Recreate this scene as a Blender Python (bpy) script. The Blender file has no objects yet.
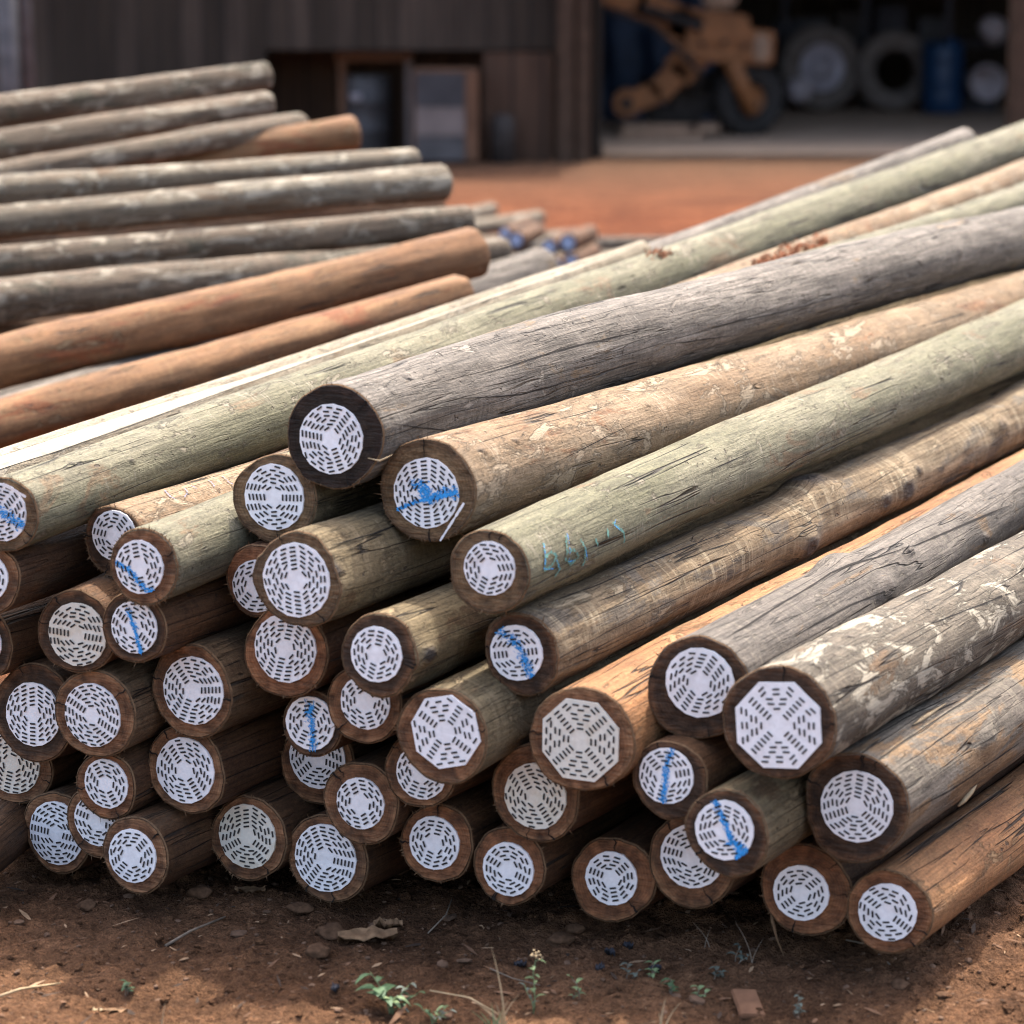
import bpy, bmesh, math, random
from mathutils import Vector, Matrix, noise as mnoise

scene = bpy.context.scene
COL = scene.collection
R_ = math.radians

# ------------------------------------------------------------------ camera
F_PX, CAM_H = 2900.0, 1.7
PITCH = math.atan(572.0 / F_PX)
CP, SP = math.cos(PITCH), math.sin(PITCH)
CAM = Vector((0, 0, CAM_H))

def ray(x, y):
    a = (x - 512) / F_PX
    b = -(y - 512) / F_PX
    return Vector((a, CP + b * SP, -SP + b * CP))

def P(x, y, d):
    return CAM + ray(x, y) * d

def G(x, y, z=0.0):
    """point at height z seen at photo pixel x, y"""
    r = ray(x, y)
    return CAM + r * ((z - CAM_H) / r.z)

cam_data = bpy.data.cameras.new('camera')
cam = bpy.data.objects.new('camera', cam_data)
COL.objects.link(cam)
cam.location = CAM
cam.rotation_euler = (math.pi / 2 - PITCH, 0, 0)
cam_data.sensor_width = 36.0
cam_data.lens = F_PX / 1024 * 36.0
cam_data.clip_start = 0.05
cam_data.clip_end = 3000
cam_data.dof.use_dof = True
cam_data.dof.focus_distance = 5.45
cam_data.dof.aperture_fstop = 3.35
scene.camera = cam
scene.cycles.filter_width = 1.0

# ------------------------------------------------------------------ light
SUN_EL, SUN_AZ = R_(66), R_(14)          # azimuth from +Y (away from camera) towards +X
world = bpy.data.worlds.new('World')
scene.world = world
world.use_nodes = True
wn = world.node_tree
bg = wn.nodes['Background']
sky = wn.nodes.new('ShaderNodeTexSky')
sky.sky_type = 'NISHITA'
sky.sun_disc = False
sky.sun_elevation = SUN_EL
sky.sun_rotation = SUN_AZ
sky.air_density = 1.0
sky.dust_density = 6.0
sky.ozone_density = 0.2
wn.links.new(sky.outputs[0], bg.inputs[0])
bg.inputs[1].default_value = 0.15
sl = bpy.data.lights.new('sun', 'SUN')
sl.energy = 2.0
sl.angle = R_(1.0)
sl.color = (1.0, 0.94, 0.84)
so = bpy.data.objects.new('sun', sl)
COL.objects.link(so)
to_sun = Vector((math.sin(SUN_AZ) * math.cos(SUN_EL), math.cos(SUN_AZ) * math.cos(SUN_EL), math.sin(SUN_EL)))
so.rotation_euler = to_sun.to_track_quat('Z', 'Y').to_euler()
so.location = (0, 8, 12)
scene.view_settings.view_transform = 'Standard'
scene.view_settings.look = 'None'
scene.view_settings.exposure = 2.02
scene.view_settings.gamma = 1.0

# ------------------------------------------------------------------ node helpers
class NT:
    def __init__(self, name):
        self.m = bpy.data.materials.new(name)
        self.m.use_nodes = True
        self.t = self.m.node_tree
        self.b = self.t.nodes['Principled BSDF']
        self.b.inputs['Roughness'].default_value = 0.8
        self.b.inputs['Specular IOR Level'].default_value = 0.25
    def n(self, typ, **kw):
        nd = self.t.nodes.new(typ)
        for k, v in kw.items():
            setattr(nd, k, v)
        return nd
    def l(self, a, b):
        self.t.links.new(a, b)
    def vec(self, rnd=True):
        tc = self.n('ShaderNodeTexCoord')
        if not rnd:
            return tc.outputs['Object']
        oi = self.n('ShaderNodeObjectInfo')
        mul = self.n('ShaderNodeVectorMath', operation='SCALE')
        mul.inputs[0].default_value = (37.0, 11.0, 23.0)
        self.l(oi.outputs['Random'], mul.inputs['Scale'])
        add = self.n('ShaderNodeVectorMath', operation='ADD')
        self.l(tc.outputs['Object'], add.inputs[0])
        self.l(mul.outputs[0], add.inputs[1])
        return add.outputs[0]
    def noise(self, v, sc, detail=4.0, rough=0.55, dist=0.0, scale=1.0):
        mp = self.n('ShaderNodeVectorMath', operation='MULTIPLY')
        mp.inputs[1].default_value = sc if isinstance(sc, tuple) else (sc, sc, sc)
        self.l(v, mp.inputs[0])
        nz = self.n('ShaderNodeTexNoise')
        nz.inputs['Scale'].default_value = scale
        nz.inputs['Detail'].default_value = detail
        nz.inputs['Roughness'].default_value = rough
        nz.inputs['Distortion'].default_value = dist
        self.l(mp.outputs[0], nz.inputs['Vector'])
        return nz.outputs['Fac']
    def rng(self, f, a, b, c=0.0, d=1.0, clamp=True):
        r = self.n('ShaderNodeMapRange', clamp=clamp)
        r.inputs[1].default_value = a; r.inputs[2].default_value = b
        r.inputs[3].default_value = c; r.inputs[4].default_value = d
        self.l(f, r.inputs[0])
        return r.outputs[0]
    def math(self, op, a, b=None):
        m = self.n('ShaderNodeMath', operation=op)
        for i, x in enumerate((a, b)):
            if x is None: continue
            if isinstance(x, (int, float)): m.inputs[i].default_value = x
            else: self.l(x, m.inputs[i])
        return m.outputs[0]
    def mix(self, f, a, b, blend='MIX'):
        m = self.n('ShaderNodeMix', data_type='RGBA', blend_type=blend)
        if isinstance(f, (int, float)): m.inputs[0].default_value = f
        else: self.l(f, m.inputs[0])
        for i, x in ((6, a), (7, b)):
            if isinstance(x, tuple): m.inputs[i].default_value = (*x[:3], 1)
            else: self.l(x, m.inputs[i])
        return m.outputs[2]
    def val(self, col, f):
        """multiply colour by scalar socket"""
        h = self.n('ShaderNodeVectorMath', operation='SCALE')
        self.l(col, h.inputs[0])
        self.l(f, h.inputs['Scale'])
        return h.outputs[0]
    def bump(self, h, strength=0.5, dist=0.01):
        b = self.n('ShaderNodeBump')
        b.inputs['Strength'].default_value = strength
        b.inputs['Distance'].default_value = dist
        self.l(h, b.inputs['Height'])
        self.l(b.outputs[0], self.b.inputs['Normal'])
    def color(self, c):
        if isinstance(c, tuple): self.b.inputs['Base Color'].default_value = (*c[:3], 1)
        else: self.l(c, self.b.inputs['Base Color'])

def bark(name, c1, c2, patch=None, patch_thr=0.62, stain=None, stain_thr=0.6, crack=0.5, ripple=0.0,
         ticks=0.3, tick_col=(0.5, 0.42, 0.3), grain=0.3, rough=0.75, knot_col=(0.045, 0.035, 0.03)):
    """round pole surface; the pole's axis is local X"""
    m = NT(name)
    v = m.vec()
    n1 = m.noise(v, (1.6, 9, 9), 6, 0.62, 0.4)
    col = m.mix(m.rng(n1, 0.36, 0.64), c1, c2)
    if stain:
        n4 = m.noise(v, (3.2, 10, 10), 8, 0.7, 0.7)
        f = m.math('MULTIPLY', m.rng(n4, stain_thr - 0.025, stain_thr + 0.015), 0.85)
        col = m.mix(f, col, stain)
    n2 = m.noise(v, (7, 150, 150), 6, 0.68, 0.3)
    n3 = m.noise(v, (110, 190, 190), 4, 0.7)
    nb = m.noise(v, (9, 26, 26), 5, 0.7, 0.4)
    g = m.math('MULTIPLY', m.rng(n2, 0.28, 0.72, 1 - grain * 1.25, 1 + grain * 0.8), m.rng(n3, 0.3, 0.7, 0.66, 1.32))
    g = m.math('MULTIPLY', g, m.rng(nb, 0.3, 0.7, 0.7, 1.26))
    col = m.val(col, g)
    height = m.math('MULTIPLY', n2, 0.35)
    if ripple:
        nr = m.noise(v, (85, 5, 5), 3, 0.55, 0.6)
        nm = m.noise(v, (3, 8, 8), 3)
        f = m.math('MULTIPLY', m.rng(nr, 0.52, 0.66), m.rng(nm, 0.42, 0.6, 0, ripple))
        col = m.mix(f, col, tick_col)
        height = m.math('ADD', height, m.math('MULTIPLY', nr, 0.25 * ripple))
    if patch:
        n5 = m.noise(v, (8, 19, 19), 9, 0.74, 0.6)
        fp = m.rng(n5, patch_thr - 0.012, patch_thr + 0.03)
        col = m.mix(m.math('MULTIPLY', fp, 0.8), col, patch)
        height = m.math('SUBTRACT', height, m.math('MULTIPLY', fp, 0.3))
    if ticks:
        n6 = m.noise(v, (75, 13, 13), 4, 0.6, 1.2)
        nm2 = m.noise(v, (4, 6, 6), 2)
        f = m.math('MULTIPLY', m.rng(n6, 0.63, 0.68), m.rng(nm2, 0.45, 0.62, 0, ticks))
        col = m.mix(f, col, tick_col)
        ns = m.noise(v, (24, 4.5, 4.5), 4, 0.55, 0.8)
        sa = m.math('ABSOLUTE', m.math('SUBTRACT', ns, 0.5))
        nm4 = m.noise(v, (7, 11, 11), 3, 0.6)
        f = m.math('MULTIPLY', m.rng(sa, 0.003, 0.011, 1, 0), m.rng(nm4, 0.52, 0.6, 0, min(1.0, ticks * 0.8)))
        col = m.mix(f, col, tick_col)
    if crack:
        n7 = m.noise(v, (0.75, 34, 34), 2, 0.4, 0.1)
        a = m.math('ABSOLUTE', m.math('SUBTRACT', n7, 0.5))
        nm3 = m.noise(v, (2.3, 9, 9), 3)
        mask = m.rng(nm3, 0.56 - 0.16 * crack, 0.62 - 0.12 * crack)
        f = m.math('MULTIPLY', m.rng(a, 0.003, 0.012, 1, 0), mask)
        n8 = m.noise(v, (3, 85, 85), 2, 0.4, 0.15)
        a2 = m.math('ABSOLUTE', m.math('SUBTRACT', n8, 0.5))
        f2 = m.math('MULTIPLY', m.math('MULTIPLY', m.rng(a2, 0.003, 0.012, 1, 0), m.rng(nm3, 0.42, 0.5, 1, 0)), 0.55 * crack)
        f = m.math('MAXIMUM', f, f2)
        col = m.mix(m.math('MULTIPLY', f, 0.9), col, (0.018, 0.014, 0.011))
        height = m.math('SUBTRACT', height, m.math('MULTIPLY', f, 1.3))
    npit = m.noise(v, (38, 62, 62), 3, 0.6, 0.3)
    fpit = m.rng(npit, 0.67, 0.72, 0, 0.75)
    col = m.mix(fpit, col, (0.05, 0.036, 0.026))
    height = m.math('SUBTRACT', height, m.math('MULTIPLY', fpit, 0.6))
    at = m.n('ShaderNodeAttribute', attribute_name='knot')
    nk = m.noise(v, (30, 60, 60), 3, 0.6)
    fk = m.math('MULTIPLY', m.rng(at.outputs['Fac'], 0.12, 0.62), m.rng(nk, 0.3, 0.55, 0.6, 1.0))
    height = m.math('SUBTRACT', height, m.math('MULTIPLY', fk, 1.0))
    col = m.mix(fk, col, knot_col)
    m.color(col)
    height = m.math('ADD', height, m.math('MULTIPLY', n3, 0.3))
    m.bump(height, 1.0, 0.009)
    m.b.inputs['Roughness'].default_value = rough
    return m.m

BARK = {
 'grey':   bark('weathered_grey_wood', (0.098, 0.082, 0.066), (0.178, 0.153, 0.127), (0.249, 0.213, 0.172), 0.605, (0.160, 0.109, 0.062), 0.62, 1.1, 0.2, 0.5, (0.279, 0.249, 0.207), 0.5),
 'mottle': bark('mottled_grey_wood', (0.061, 0.047, 0.034), (0.132, 0.107, 0.077), (0.34, 0.30, 0.23), 0.515, (0.118, 0.071, 0.037), 0.61, 0.8, 0.35, 0.8, (0.226, 0.192, 0.138), 0.42),
 'tan':    bark('scraped_tan_wood', (0.157, 0.096, 0.049), (0.220, 0.156, 0.095), (0.305, 0.235, 0.157), 0.550, (0.153, 0.072, 0.032), 0.60, 0.15, 0.25, 1.0, (0.315, 0.244, 0.166), 0.28),
 'green':  bark('treated_green_wood', (0.116, 0.108, 0.063), (0.168, 0.151, 0.099), (0.222, 0.190, 0.135), 0.585, (0.152, 0.103, 0.058), 0.61, 0.2, 0.1, 0.95, (0.230, 0.202, 0.148), 0.34),
 'brown':  bark('rippled_brown_wood', (0.144, 0.096, 0.052), (0.247, 0.181, 0.109), (0.333, 0.260, 0.167), 0.595, (0.112, 0.091, 0.069), 0.57, 0.9, 0.7, 0.6, (0.349, 0.280, 0.181), 0.4),
 'orange': bark('bare_orange_wood', (0.224, 0.099, 0.040), (0.283, 0.143, 0.061), (0.278, 0.172, 0.086), 0.585, (0.164, 0.094, 0.047), 0.61, 0.4, 0.05, 0.4, (0.327, 0.204, 0.095), 0.32),
 'greyor': bark('grey_and_orange_wood', (0.105, 0.086, 0.067), (0.175, 0.147, 0.113), (0.253, 0.221, 0.172), 0.595, (0.190, 0.115, 0.057), 0.54, 1.0, 0.25, 0.6, (0.253, 0.218, 0.160), 0.45),
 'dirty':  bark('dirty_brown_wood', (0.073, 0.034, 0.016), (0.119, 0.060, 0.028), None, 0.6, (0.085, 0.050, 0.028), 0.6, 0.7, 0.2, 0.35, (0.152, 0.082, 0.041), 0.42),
 'olive':  bark('olive_brown_wood', (0.113, 0.081, 0.041), (0.176, 0.132, 0.073), (0.254, 0.186, 0.104), 0.575, (0.113, 0.067, 0.034), 0.59, 0.6, 0.35, 0.6, (0.271, 0.210, 0.130), 0.36),
 'pale':   bark('pale_old_wood', (0.116, 0.090, 0.061), (0.175, 0.143, 0.102), (0.299, 0.265, 0.204), 0.535, (0.121, 0.073, 0.039), 0.59, 0.5, 0.2, 0.6, (0.243, 0.214, 0.155), 0.34),
 'rust':   bark('rusty_orange_wood', (0.166, 0.079, 0.034), (0.230, 0.120, 0.054), (0.269, 0.184, 0.099), 0.585, (0.194, 0.061, 0.023), 0.60, 0.4, 0.05, 0.4, (0.269, 0.184, 0.089), 0.34),
 'white':  bark('peeled_white_wood', (0.188, 0.150, 0.098), (0.257, 0.219, 0.158), (0.283, 0.248, 0.188), 0.565, (0.180, 0.116, 0.064), 0.6, 0.3, 0.0, 0.4, (0.266, 0.231, 0.171), 0.2),
 'ash':    bark('cracked_ash_grey_wood', (0.082, 0.068, 0.056), (0.133, 0.113, 0.093), (0.196, 0.167, 0.133), 0.605, (0.143, 0.091, 0.049), 0.615, 1.0, 0.25, 0.6, (0.207, 0.177, 0.133), 0.45),
 'clay':   bark('clay_brown_wood', (0.094, 0.055, 0.029), (0.151, 0.095, 0.052), (0.217, 0.147, 0.082), 0.595, (0.109, 0.074, 0.043), 0.6, 0.6, 0.3, 0.4, (0.206, 0.137, 0.078), 0.42),
 'warm':   bark('warm_old_bark_wood', (0.084, 0.058, 0.037), (0.143, 0.106, 0.072), (0.273, 0.236, 0.180), 0.530, (0.053, 0.047, 0.030), 0.585, 0.6, 0.3, 0.6, (0.228, 0.188, 0.134), 0.4),
}

def endgrain(name, heart, sap, rim, amount=0.5):
    """sawn end: growth rings round local X, darker/lighter sapwood"""
    m = NT(name)
    v = m.vec()
    at = m.n('ShaderNodeAttribute', attribute_name='ring')      # 0 centre .. 1 rim
    tc = m.n('ShaderNodeTexCoord')
    d = m.noise(v, (10, 10, 10), 3, 0.5)
    r = m.math('ADD', at.outputs['Fac'], m.math('MULTIPLY', m.math('SUBTRACT', d, 0.5), 0.25))
    col = m.mix(m.rng(r, 0.45, 0.75), heart, sap)
    col = m.mix(m.rng(r, 0.86, 0.99), col, rim)
    s = m.math('SINE', m.math('MULTIPLY', r, 95.0))
    col = m.val(col, m.rng(s, -1, 1, 0.86, 1.08))
    n2 = m.noise(v, (40, 40, 40), 5, 0.65)
    col = m.val(col, m.rng(n2, 0.3, 0.7, 0.4, 1.6))
    # saw marks
    n3 = m.noise(v, (200, 12, 160), 2, 0.5, 0.2)
    col = m.val(col, m.rng(n3, 0.3, 0.7, 0.78, 1.18))
    n4 = m.noise(v, (13, 13, 13), 5, 0.65, 0.8)
    col = m.mix(m.rng(n4, 0.5, 0.64, 0, amount), col, (0.028, 0.02, 0.015))
    m.color(col)
    m.bump(m.math('ADD', n3, n2), 0.8, 0.006)
    m.b.inputs['Roughness'].default_value = 0.85
    return m.m

ENDS = {
 'brown': endgrain('brown_end_grain', (0.167, 0.078, 0.035), (0.150, 0.069, 0.033), (0.209, 0.106, 0.051), 0.5),
 'red':   endgrain('reddish_end_grain', (0.188, 0.080, 0.033), (0.175, 0.073, 0.033), (0.202, 0.091, 0.041), 0.4),
 'olive': endgrain('olive_end_grain', (0.167, 0.101, 0.051), (0.150, 0.091, 0.046), (0.119, 0.068, 0.035), 0.4),
 'dark':  endgrain('dark_end_grain', (0.069, 0.035, 0.018), (0.050, 0.028, 0.016), (0.119, 0.058, 0.028), 0.65),
 'black': endgrain('blackened_end_grain', (0.035, 0.021, 0.015), (0.024, 0.016, 0.011), (0.028, 0.016, 0.011), 0.6),
}

def plain(name, c, rough=0.7, metal=0.0, var=0.25, sc=8.0, spec=0.25, bump=0.0):
    m = NT(name)
    v = m.vec(False)
    n = m.noise(v, sc, 5, 0.62)
    base = m.mix(0.0, c, c)
    m.color(m.val(base, m.rng(n, 0.3, 0.7, 1 - var, 1 + var)))
    m.b.inputs['Roughness'].default_value = rough
    m.b.inputs['Metallic'].default_value = metal
    m.b.inputs['Specular IOR Level'].default_value = spec
    if bump:
        m.bump(n, bump, 0.01)
    return m.m

def plate_mat(name, c, stain):
    m = NT(name)
    v = m.vec()
    n = m.noise(v, 26, 4, 0.6, 0.6)
    n2 = m.noise(v, 120, 3, 0.6)
    col = m.mix(m.rng(n, 0.5, 0.72, 0, 0.75), c, stain)
    col = m.val(col, m.rng(n2, 0.3, 0.7, 0.93, 1.05))
    m.color(col)
    m.b.inputs['Metallic'].default_value = 0.15
    m.b.inputs['Roughness'].default_value = 0.5
    m.b.inputs['Specular IOR Level'].default_value = 0.4
    m.bump(n, 0.25, 0.003)
    return m.m

M = {
 'plate':  plate_mat('galvanised_plate', (0.88, 0.865, 0.865), (0.76, 0.745, 0.74)),
 'plate_y': plate_mat('yellowed_plate', (0.76, 0.72, 0.62), (0.66, 0.57, 0.42)),
 'slot':   plain('slot_shadow', (0.035, 0.03, 0.028), 0.8, 0.0, 0.3, 60),
 'check':  plain('crack_gap', (0.012, 0.009, 0.007), 0.9),
 'blue':   plain('blue_marking_paint', (0.035, 0.27, 0.62), 0.7, 0.0, 0.45, 200),
 'teal':   plain('teal_crayon', (0.09, 0.20, 0.17), 0.8, 0.0, 0.35, 60),
 'ink':    plain('faded_blue_crayon', (0.15, 0.16, 0.25), 0.8, 0.0, 0.3, 60),
 'fibre':  plain('torn_wood_fibre', (0.15, 0.088, 0.046), 0.85, 0.0, 0.4, 60),
 'fibre_p': plain('pale_wood_splinter', (0.36, 0.27, 0.16), 0.8, 0.0, 0.3, 60),
 'barewood': plain('bare_white_wood', (0.36, 0.315, 0.24), 0.6, 0, 0.25, 25),
 'redbark': plain('red_inner_bark', (0.20, 0.07, 0.03), 0.9, 0.0, 0.4, 60),
}

# ------------------------------------------------------------------ object helpers
def link(name, me, mats=(), parent=None, smooth=True):
    o = bpy.data.objects.new(name, me)
    for m in mats:
        me.materials.append(m)
    if smooth:
        me.polygons.foreach_set('use_smooth', [True] * len(me.polygons))
    COL.objects.link(o)
    if parent:
        o.parent = parent
    return o

def from_data(name, verts, faces, mats, parent=None, smooth=True, mi=None, attrs=None):
    me = bpy.data.meshes.new(name)
    me.from_pydata(verts, [], faces)
    o = link(name, me, mats, parent, smooth)
    if mi:
        me.polygons.foreach_set('material_index', mi)
    for k, vals in (attrs or {}).items():
        a = me.attributes.new(k, 'FLOAT', 'POINT')
        a.data.foreach_set('value', vals)
    me.update()
    return o

def thing(name, label, cat, loc=(0, 0, 0), rot=None, group=None):
    o = bpy.data.objects.new(name, None)
    o.empty_display_size = 0.1
    COL.objects.link(o)
    if rot is not None:
        o.matrix_world = Matrix.Translation(loc) @ rot.to_4x4()
    else:
        o.location = loc
    tag(o, label, cat, group)
    return o

def tag(o, label=None, cat=None, group=None, kind=None):
    if label: o['label'] = label
    if cat: o['category'] = cat
    if group: o['group'] = group
    if kind: o['kind'] = kind
    return o

def axis_frame(v):
    x = v.normalized()
    y = Vector((0, 0, 1)).cross(x).normalized()
    z = x.cross(y)
    return Matrix((x, y, z)).transposed()

class MB:
    """collects simple shapes into one mesh"""
    def __init__(self):
        self.v, self.f, self.mi = [], [], []
    def add(self, vs, fs, mi=0):
        k = len(self.v)
        self.v += [tuple(p) for p in vs]
        self.f += [tuple(i + k for i in f) for f in fs]
        self.mi += [mi] * len(fs)
    def box(self, c, s, rot=None, mi=0, bev=0.0):
        bm = bmesh.new()
        bmesh.ops.create_cube(bm, size=1)
        bmesh.ops.scale(bm, vec=s, verts=bm.verts)
        if bev:
            bmesh.ops.bevel(bm, geom=bm.edges[:], offset=bev, segments=2, affect='EDGES')
        mt = Matrix.Translation(c) @ (rot.to_4x4() if rot else Matrix())
        bm.verts.index_update()
        self.add([mt @ v.co for v in bm.verts], [[v.index for v in f.verts] for f in bm.faces], mi)
        bm.free()
    def tube(self, pts, rad, n=8, mi=0, cap=True):
        pts = [Vector(p) for p in pts]
        rs = rad if isinstance(rad, (list, tuple)) else [rad] * len(pts)
        vs, fs = [], []
        for i, p in enumerate(pts):
            d = (pts[min(i + 1, len(pts) - 1)] - pts[max(i - 1, 0)]).normalized()
            a = d.orthogonal().normalized() if i == 0 else (a - d * a.dot(d)).normalized()
            b = d.cross(a)
            for k in range(n):
                t = 2 * math.pi * k / n
                vs.append(p + (a * math.cos(t) + b * math.sin(t)) * rs[i])
        for i in range(len(pts) - 1):
            for k in range(n):
                fs.append((i * n + k, i * n + (k + 1) % n, (i + 1) * n + (k + 1) % n, (i + 1) * n + k))
        if cap:
            fs.append(tuple(range(n))[::-1]); fs.append(tuple((len(pts) - 1) * n + k for k in range(n)))
        self.add(vs, fs, mi)
    def lathe(self, prof, n=32, mt=None, mi=0, close=False):
        """prof: (radius, height) pairs round local Z"""
        vs, fs = [], []
        for r, z in prof:
            for k in range(n):
                t = 2 * math.pi * k / n
                vs.append(Vector((r * math.cos(t), r * math.sin(t), z)))
        m = len(prof)
        for i in range(m if close else m - 1):
            j = (i + 1) % m
            for k in range(n):
                fs.append((i * n + k, i * n + (k + 1) % n, j * n + (k + 1) % n, j * n + k))
        if not close:
            fs.append(tuple(range(n))[::-1]); fs.append(tuple((m - 1) * n + k for k in range(n)))
        if mt is not None:
            vs = [mt @ v for v in vs]
        self.add(vs, fs, mi)
    def build(self, name, mats, parent=None, smooth=False):
        if not isinstance(mats, (list, tuple)): mats = (mats,)
        return from_data(name, self.v, self.f, mats, parent, smooth, self.mi if len(mats) > 1 else None)

# ------------------------------------------------------------------ poles
def shaft_point_r(th, s, R, ph, k3):
    return R * (1 + 0.022 * math.sin(2 * th + ph) + 0.014 * math.sin(3 * th + k3) + 0.0)

class Pole:
    def __init__(self, label, p0, p1, R0, R1, rest, bark_m, end_m, seed, L=6.0, seg=44, step=0.045, fine=None,
                 bend=(0, 0), knots=(), group=None, skew=(0.0, 0.0), wob=1.0, name='timber_pole', far=None, end_fibres=0, checks=2, root_cat='pole', rough_cut=0.0):
        rnd = random.Random(seed)
        self.rnd = rnd
        d = p1 - p0
        self.frame = axis_frame(d)
        self.L = L
        self.R0, self.R1, self.rest = R0, R1, rest
        self.root = thing(name, label, root_cat, p0, self.frame, group)
        self.mw = Matrix.Translation(p0) @ self.frame.to_4x4()
        self.inv = self.mw.inverted()
        self.ph, self.k3 = rnd.uniform(0, 6.28), rnd.uniform(0, 6.28)
        self.bend = bend
        self.skew = skew
        self.off = Vector((rnd.uniform(0, 50), rnd.uniform(0, 50), rnd.uniform(0, 50)))
        self.wob = wob
        self.knots = [(*self.pick(*k[0]), k[1] * 1.3, k[2] * 1.7, k[3]) for k in knots]
        # rings
        ss = [0.0, 0.0035, 0.012]
        s = 0.03
        fine = fine or 0.0
        while s < L - 0.02:
            ss.append(s)
            s += (0.016 if s < fine else step)
        ss += [L - 0.012, L - 0.003, L]
        vs, kn = [], []
        for i, s in enumerate(ss):
            for k in range(seg):
                th = 2 * math.pi * k / seg
                r, kk = self.radius(th, s)
                if i == 0: r -= 0.0035
                if s >= L - 0.003: r -= 0.004 + 0.006 * (s >= L)
                c = self.centre(s)
                xs = s
                if i < 2 and rough_cut:
                    xs += rough_cut * mnoise.noise(Vector((math.cos(th) * 3, math.sin(th) * 3, 1)) + self.off)
                vs.append(self.cut(xs, c[0] + r * math.cos(th), c[1] + r * math.sin(th)))
                kn.append(kk)
        n = seg
        fs = []
        for i in range(len(ss) - 1):
            for k in range(n):
                fs.append((i * n + k, (i + 1) * n + k, (i + 1) * n + (k + 1) % n, i * n + (k + 1) % n))
        from_data('shaft', vs, fs, [bark_m], self.root, True, None, {'knot': kn})
        # ends
        for far_end in (False, True):
            base = vs[:n] if not far_end else vs[-n:]
            c = self.centre(0 if not far_end else L)
            x0 = 0 if not far_end else L
            ev, ef, er = [], [], []
            fr = (1, 0.9, 0.7, 0.45, 0.2)
            for f in fr:
                for k in range(n):
                    bx, by, bz = base[k]
                    dx = 0.0016 * mnoise.noise(Vector((by * 40, bz * 40, seed))) * (f < 1)
                    cy_, cz_ = c[0] + (by - c[0]) * f, c[1] + (bz - c[1]) * f
                    xx = bx if f == 1 else (self.cut(dx, cy_, cz_)[0] if not far_end else x0 + dx)
                    ev.append((xx, cy_, cz_)); er.append(f)
            ev.append(self.cut(x0, c[0], c[1])); er.append(0)
            for i in range(len(fr) - 1):
                for k in range(n):
                    q = (i * n + k, i * n + (k + 1) % n, (i + 1) * n + (k + 1) % n, (i + 1) * n + k)
                    ef.append(q if not far_end else q[::-1])
            for k in range(n):
                q = ((len(fr) - 1) * n + k, (len(fr) - 1) * n + (k + 1) % n, len(ev) - 1)
                ef.append(q if not far_end else q[::-1])
            mi = [0] * len(ef)
            if not far_end:                       # radial drying checks
                for _ in range(checks):
                    th = rnd.uniform(0, 6.28)
                    ra = self.R0 * rnd.uniform(0.55, 0.78)
                    w = rnd.uniform(0.0008, 0.0022)
                    nseg = 5
                    k0 = len(ev)
                    for j in range(nseg + 1):
                        f = j / nseg
                        t2 = th + 0.09 * mnoise.noise(Vector((f * 4, seed * 3.1, th)))
                        rr = ra + (self.radius(t2, 0)[0] - 0.001 - ra) * f
                        ww = w * f + 0.0002
                        cy, cz = math.cos(t2), math.sin(t2)
                        for sgn in (-1, 1):
                            ev.append(self.cut(-0.0022, c[0] + rr * cy - sgn * ww * cz, c[1] + rr * cz + sgn * ww * cy)); er.append(1)
                    for j in range(nseg):
                        ef.append((k0 + 2 * j, k0 + 2 * j + 2, k0 + 2 * j + 3, k0 + 2 * j + 1)); mi.append(1)
            from_data('sawn_end', ev, ef, [end_m, M['check']], self.root, True, mi, {'ring': er})
        if end_fibres:
            b = MB()
            arcs = [(rnd.uniform(0, 6.28), 1.3)]
            for _ in range(end_fibres):
                a0, aw = rnd.choice(arcs)
                th = a0 + (rnd.random() ** 1.3) * 3.2 * rnd.choice((-1, 1))
                r = self.radius(th, 0)[0]
                y, z = math.cos(th), math.sin(th)
                c_ = self.centre(0)
                base = Vector(self.cut(rnd.uniform(-0.001, 0.006), c_[0] + y * (r - 0.003), c_[1] + z * (r - 0.003)))
                ln = rnd.uniform(0.003, 0.010) * (1.6 if rnd.random() < 0.15 else 1)
                out = Vector((rnd.uniform(-0.9, 0.5), y, z)) + Vector((0, rnd.uniform(-.6, .6), rnd.uniform(-.6, .6)))
                w = rnd.uniform(0.0006, 0.0016)
                tn = Vector((0, -z, y)) * w
                tip = base + out.normalized() * ln
                b.add([base - tn, base + tn, tip, base + Vector((w * 1.2, 0, 0))], [(0, 1, 2), (1, 3, 2), (3, 0, 2)])
            ring = []
            for k in range(48):
                th = 2 * math.pi * k / 48
                r = self.radius(th, 0.004)[0]
                for dr, xx in ((0.0004, 0.002), (-0.0016, 0.0), (-0.0016, 0.006)):
                    ring.append(self.cut(xx, self.centre(0)[0] + math.cos(th) * (r + dr), self.centre(0)[1] + math.sin(th) * (r + dr)))
            b.add(ring, [(3 * k + a, 3 * ((k + 1) % 48) + a, 3 * ((k + 1) % 48) + (a + 1) % 3, 3 * k + (a + 1) % 3) for k in range(48) for a in range(3)])
            b.build('torn_fibre_fringe', M['fibre'], self.root)

    def cut(self, x, y, z):
        """the near end is sawn a little out of square"""
        f = max(0.0, 1 - max(x, 0) / 0.35)
        return (x + f * (-self.skew[0] * y + self.skew[1] * z), y, z)
    def taper(self, s):
        if s < self.rest:
            return self.R0 + (self.R1 - self.R0) * s / self.rest
        return self.R1 + (s - self.rest) * 0.0015
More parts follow.
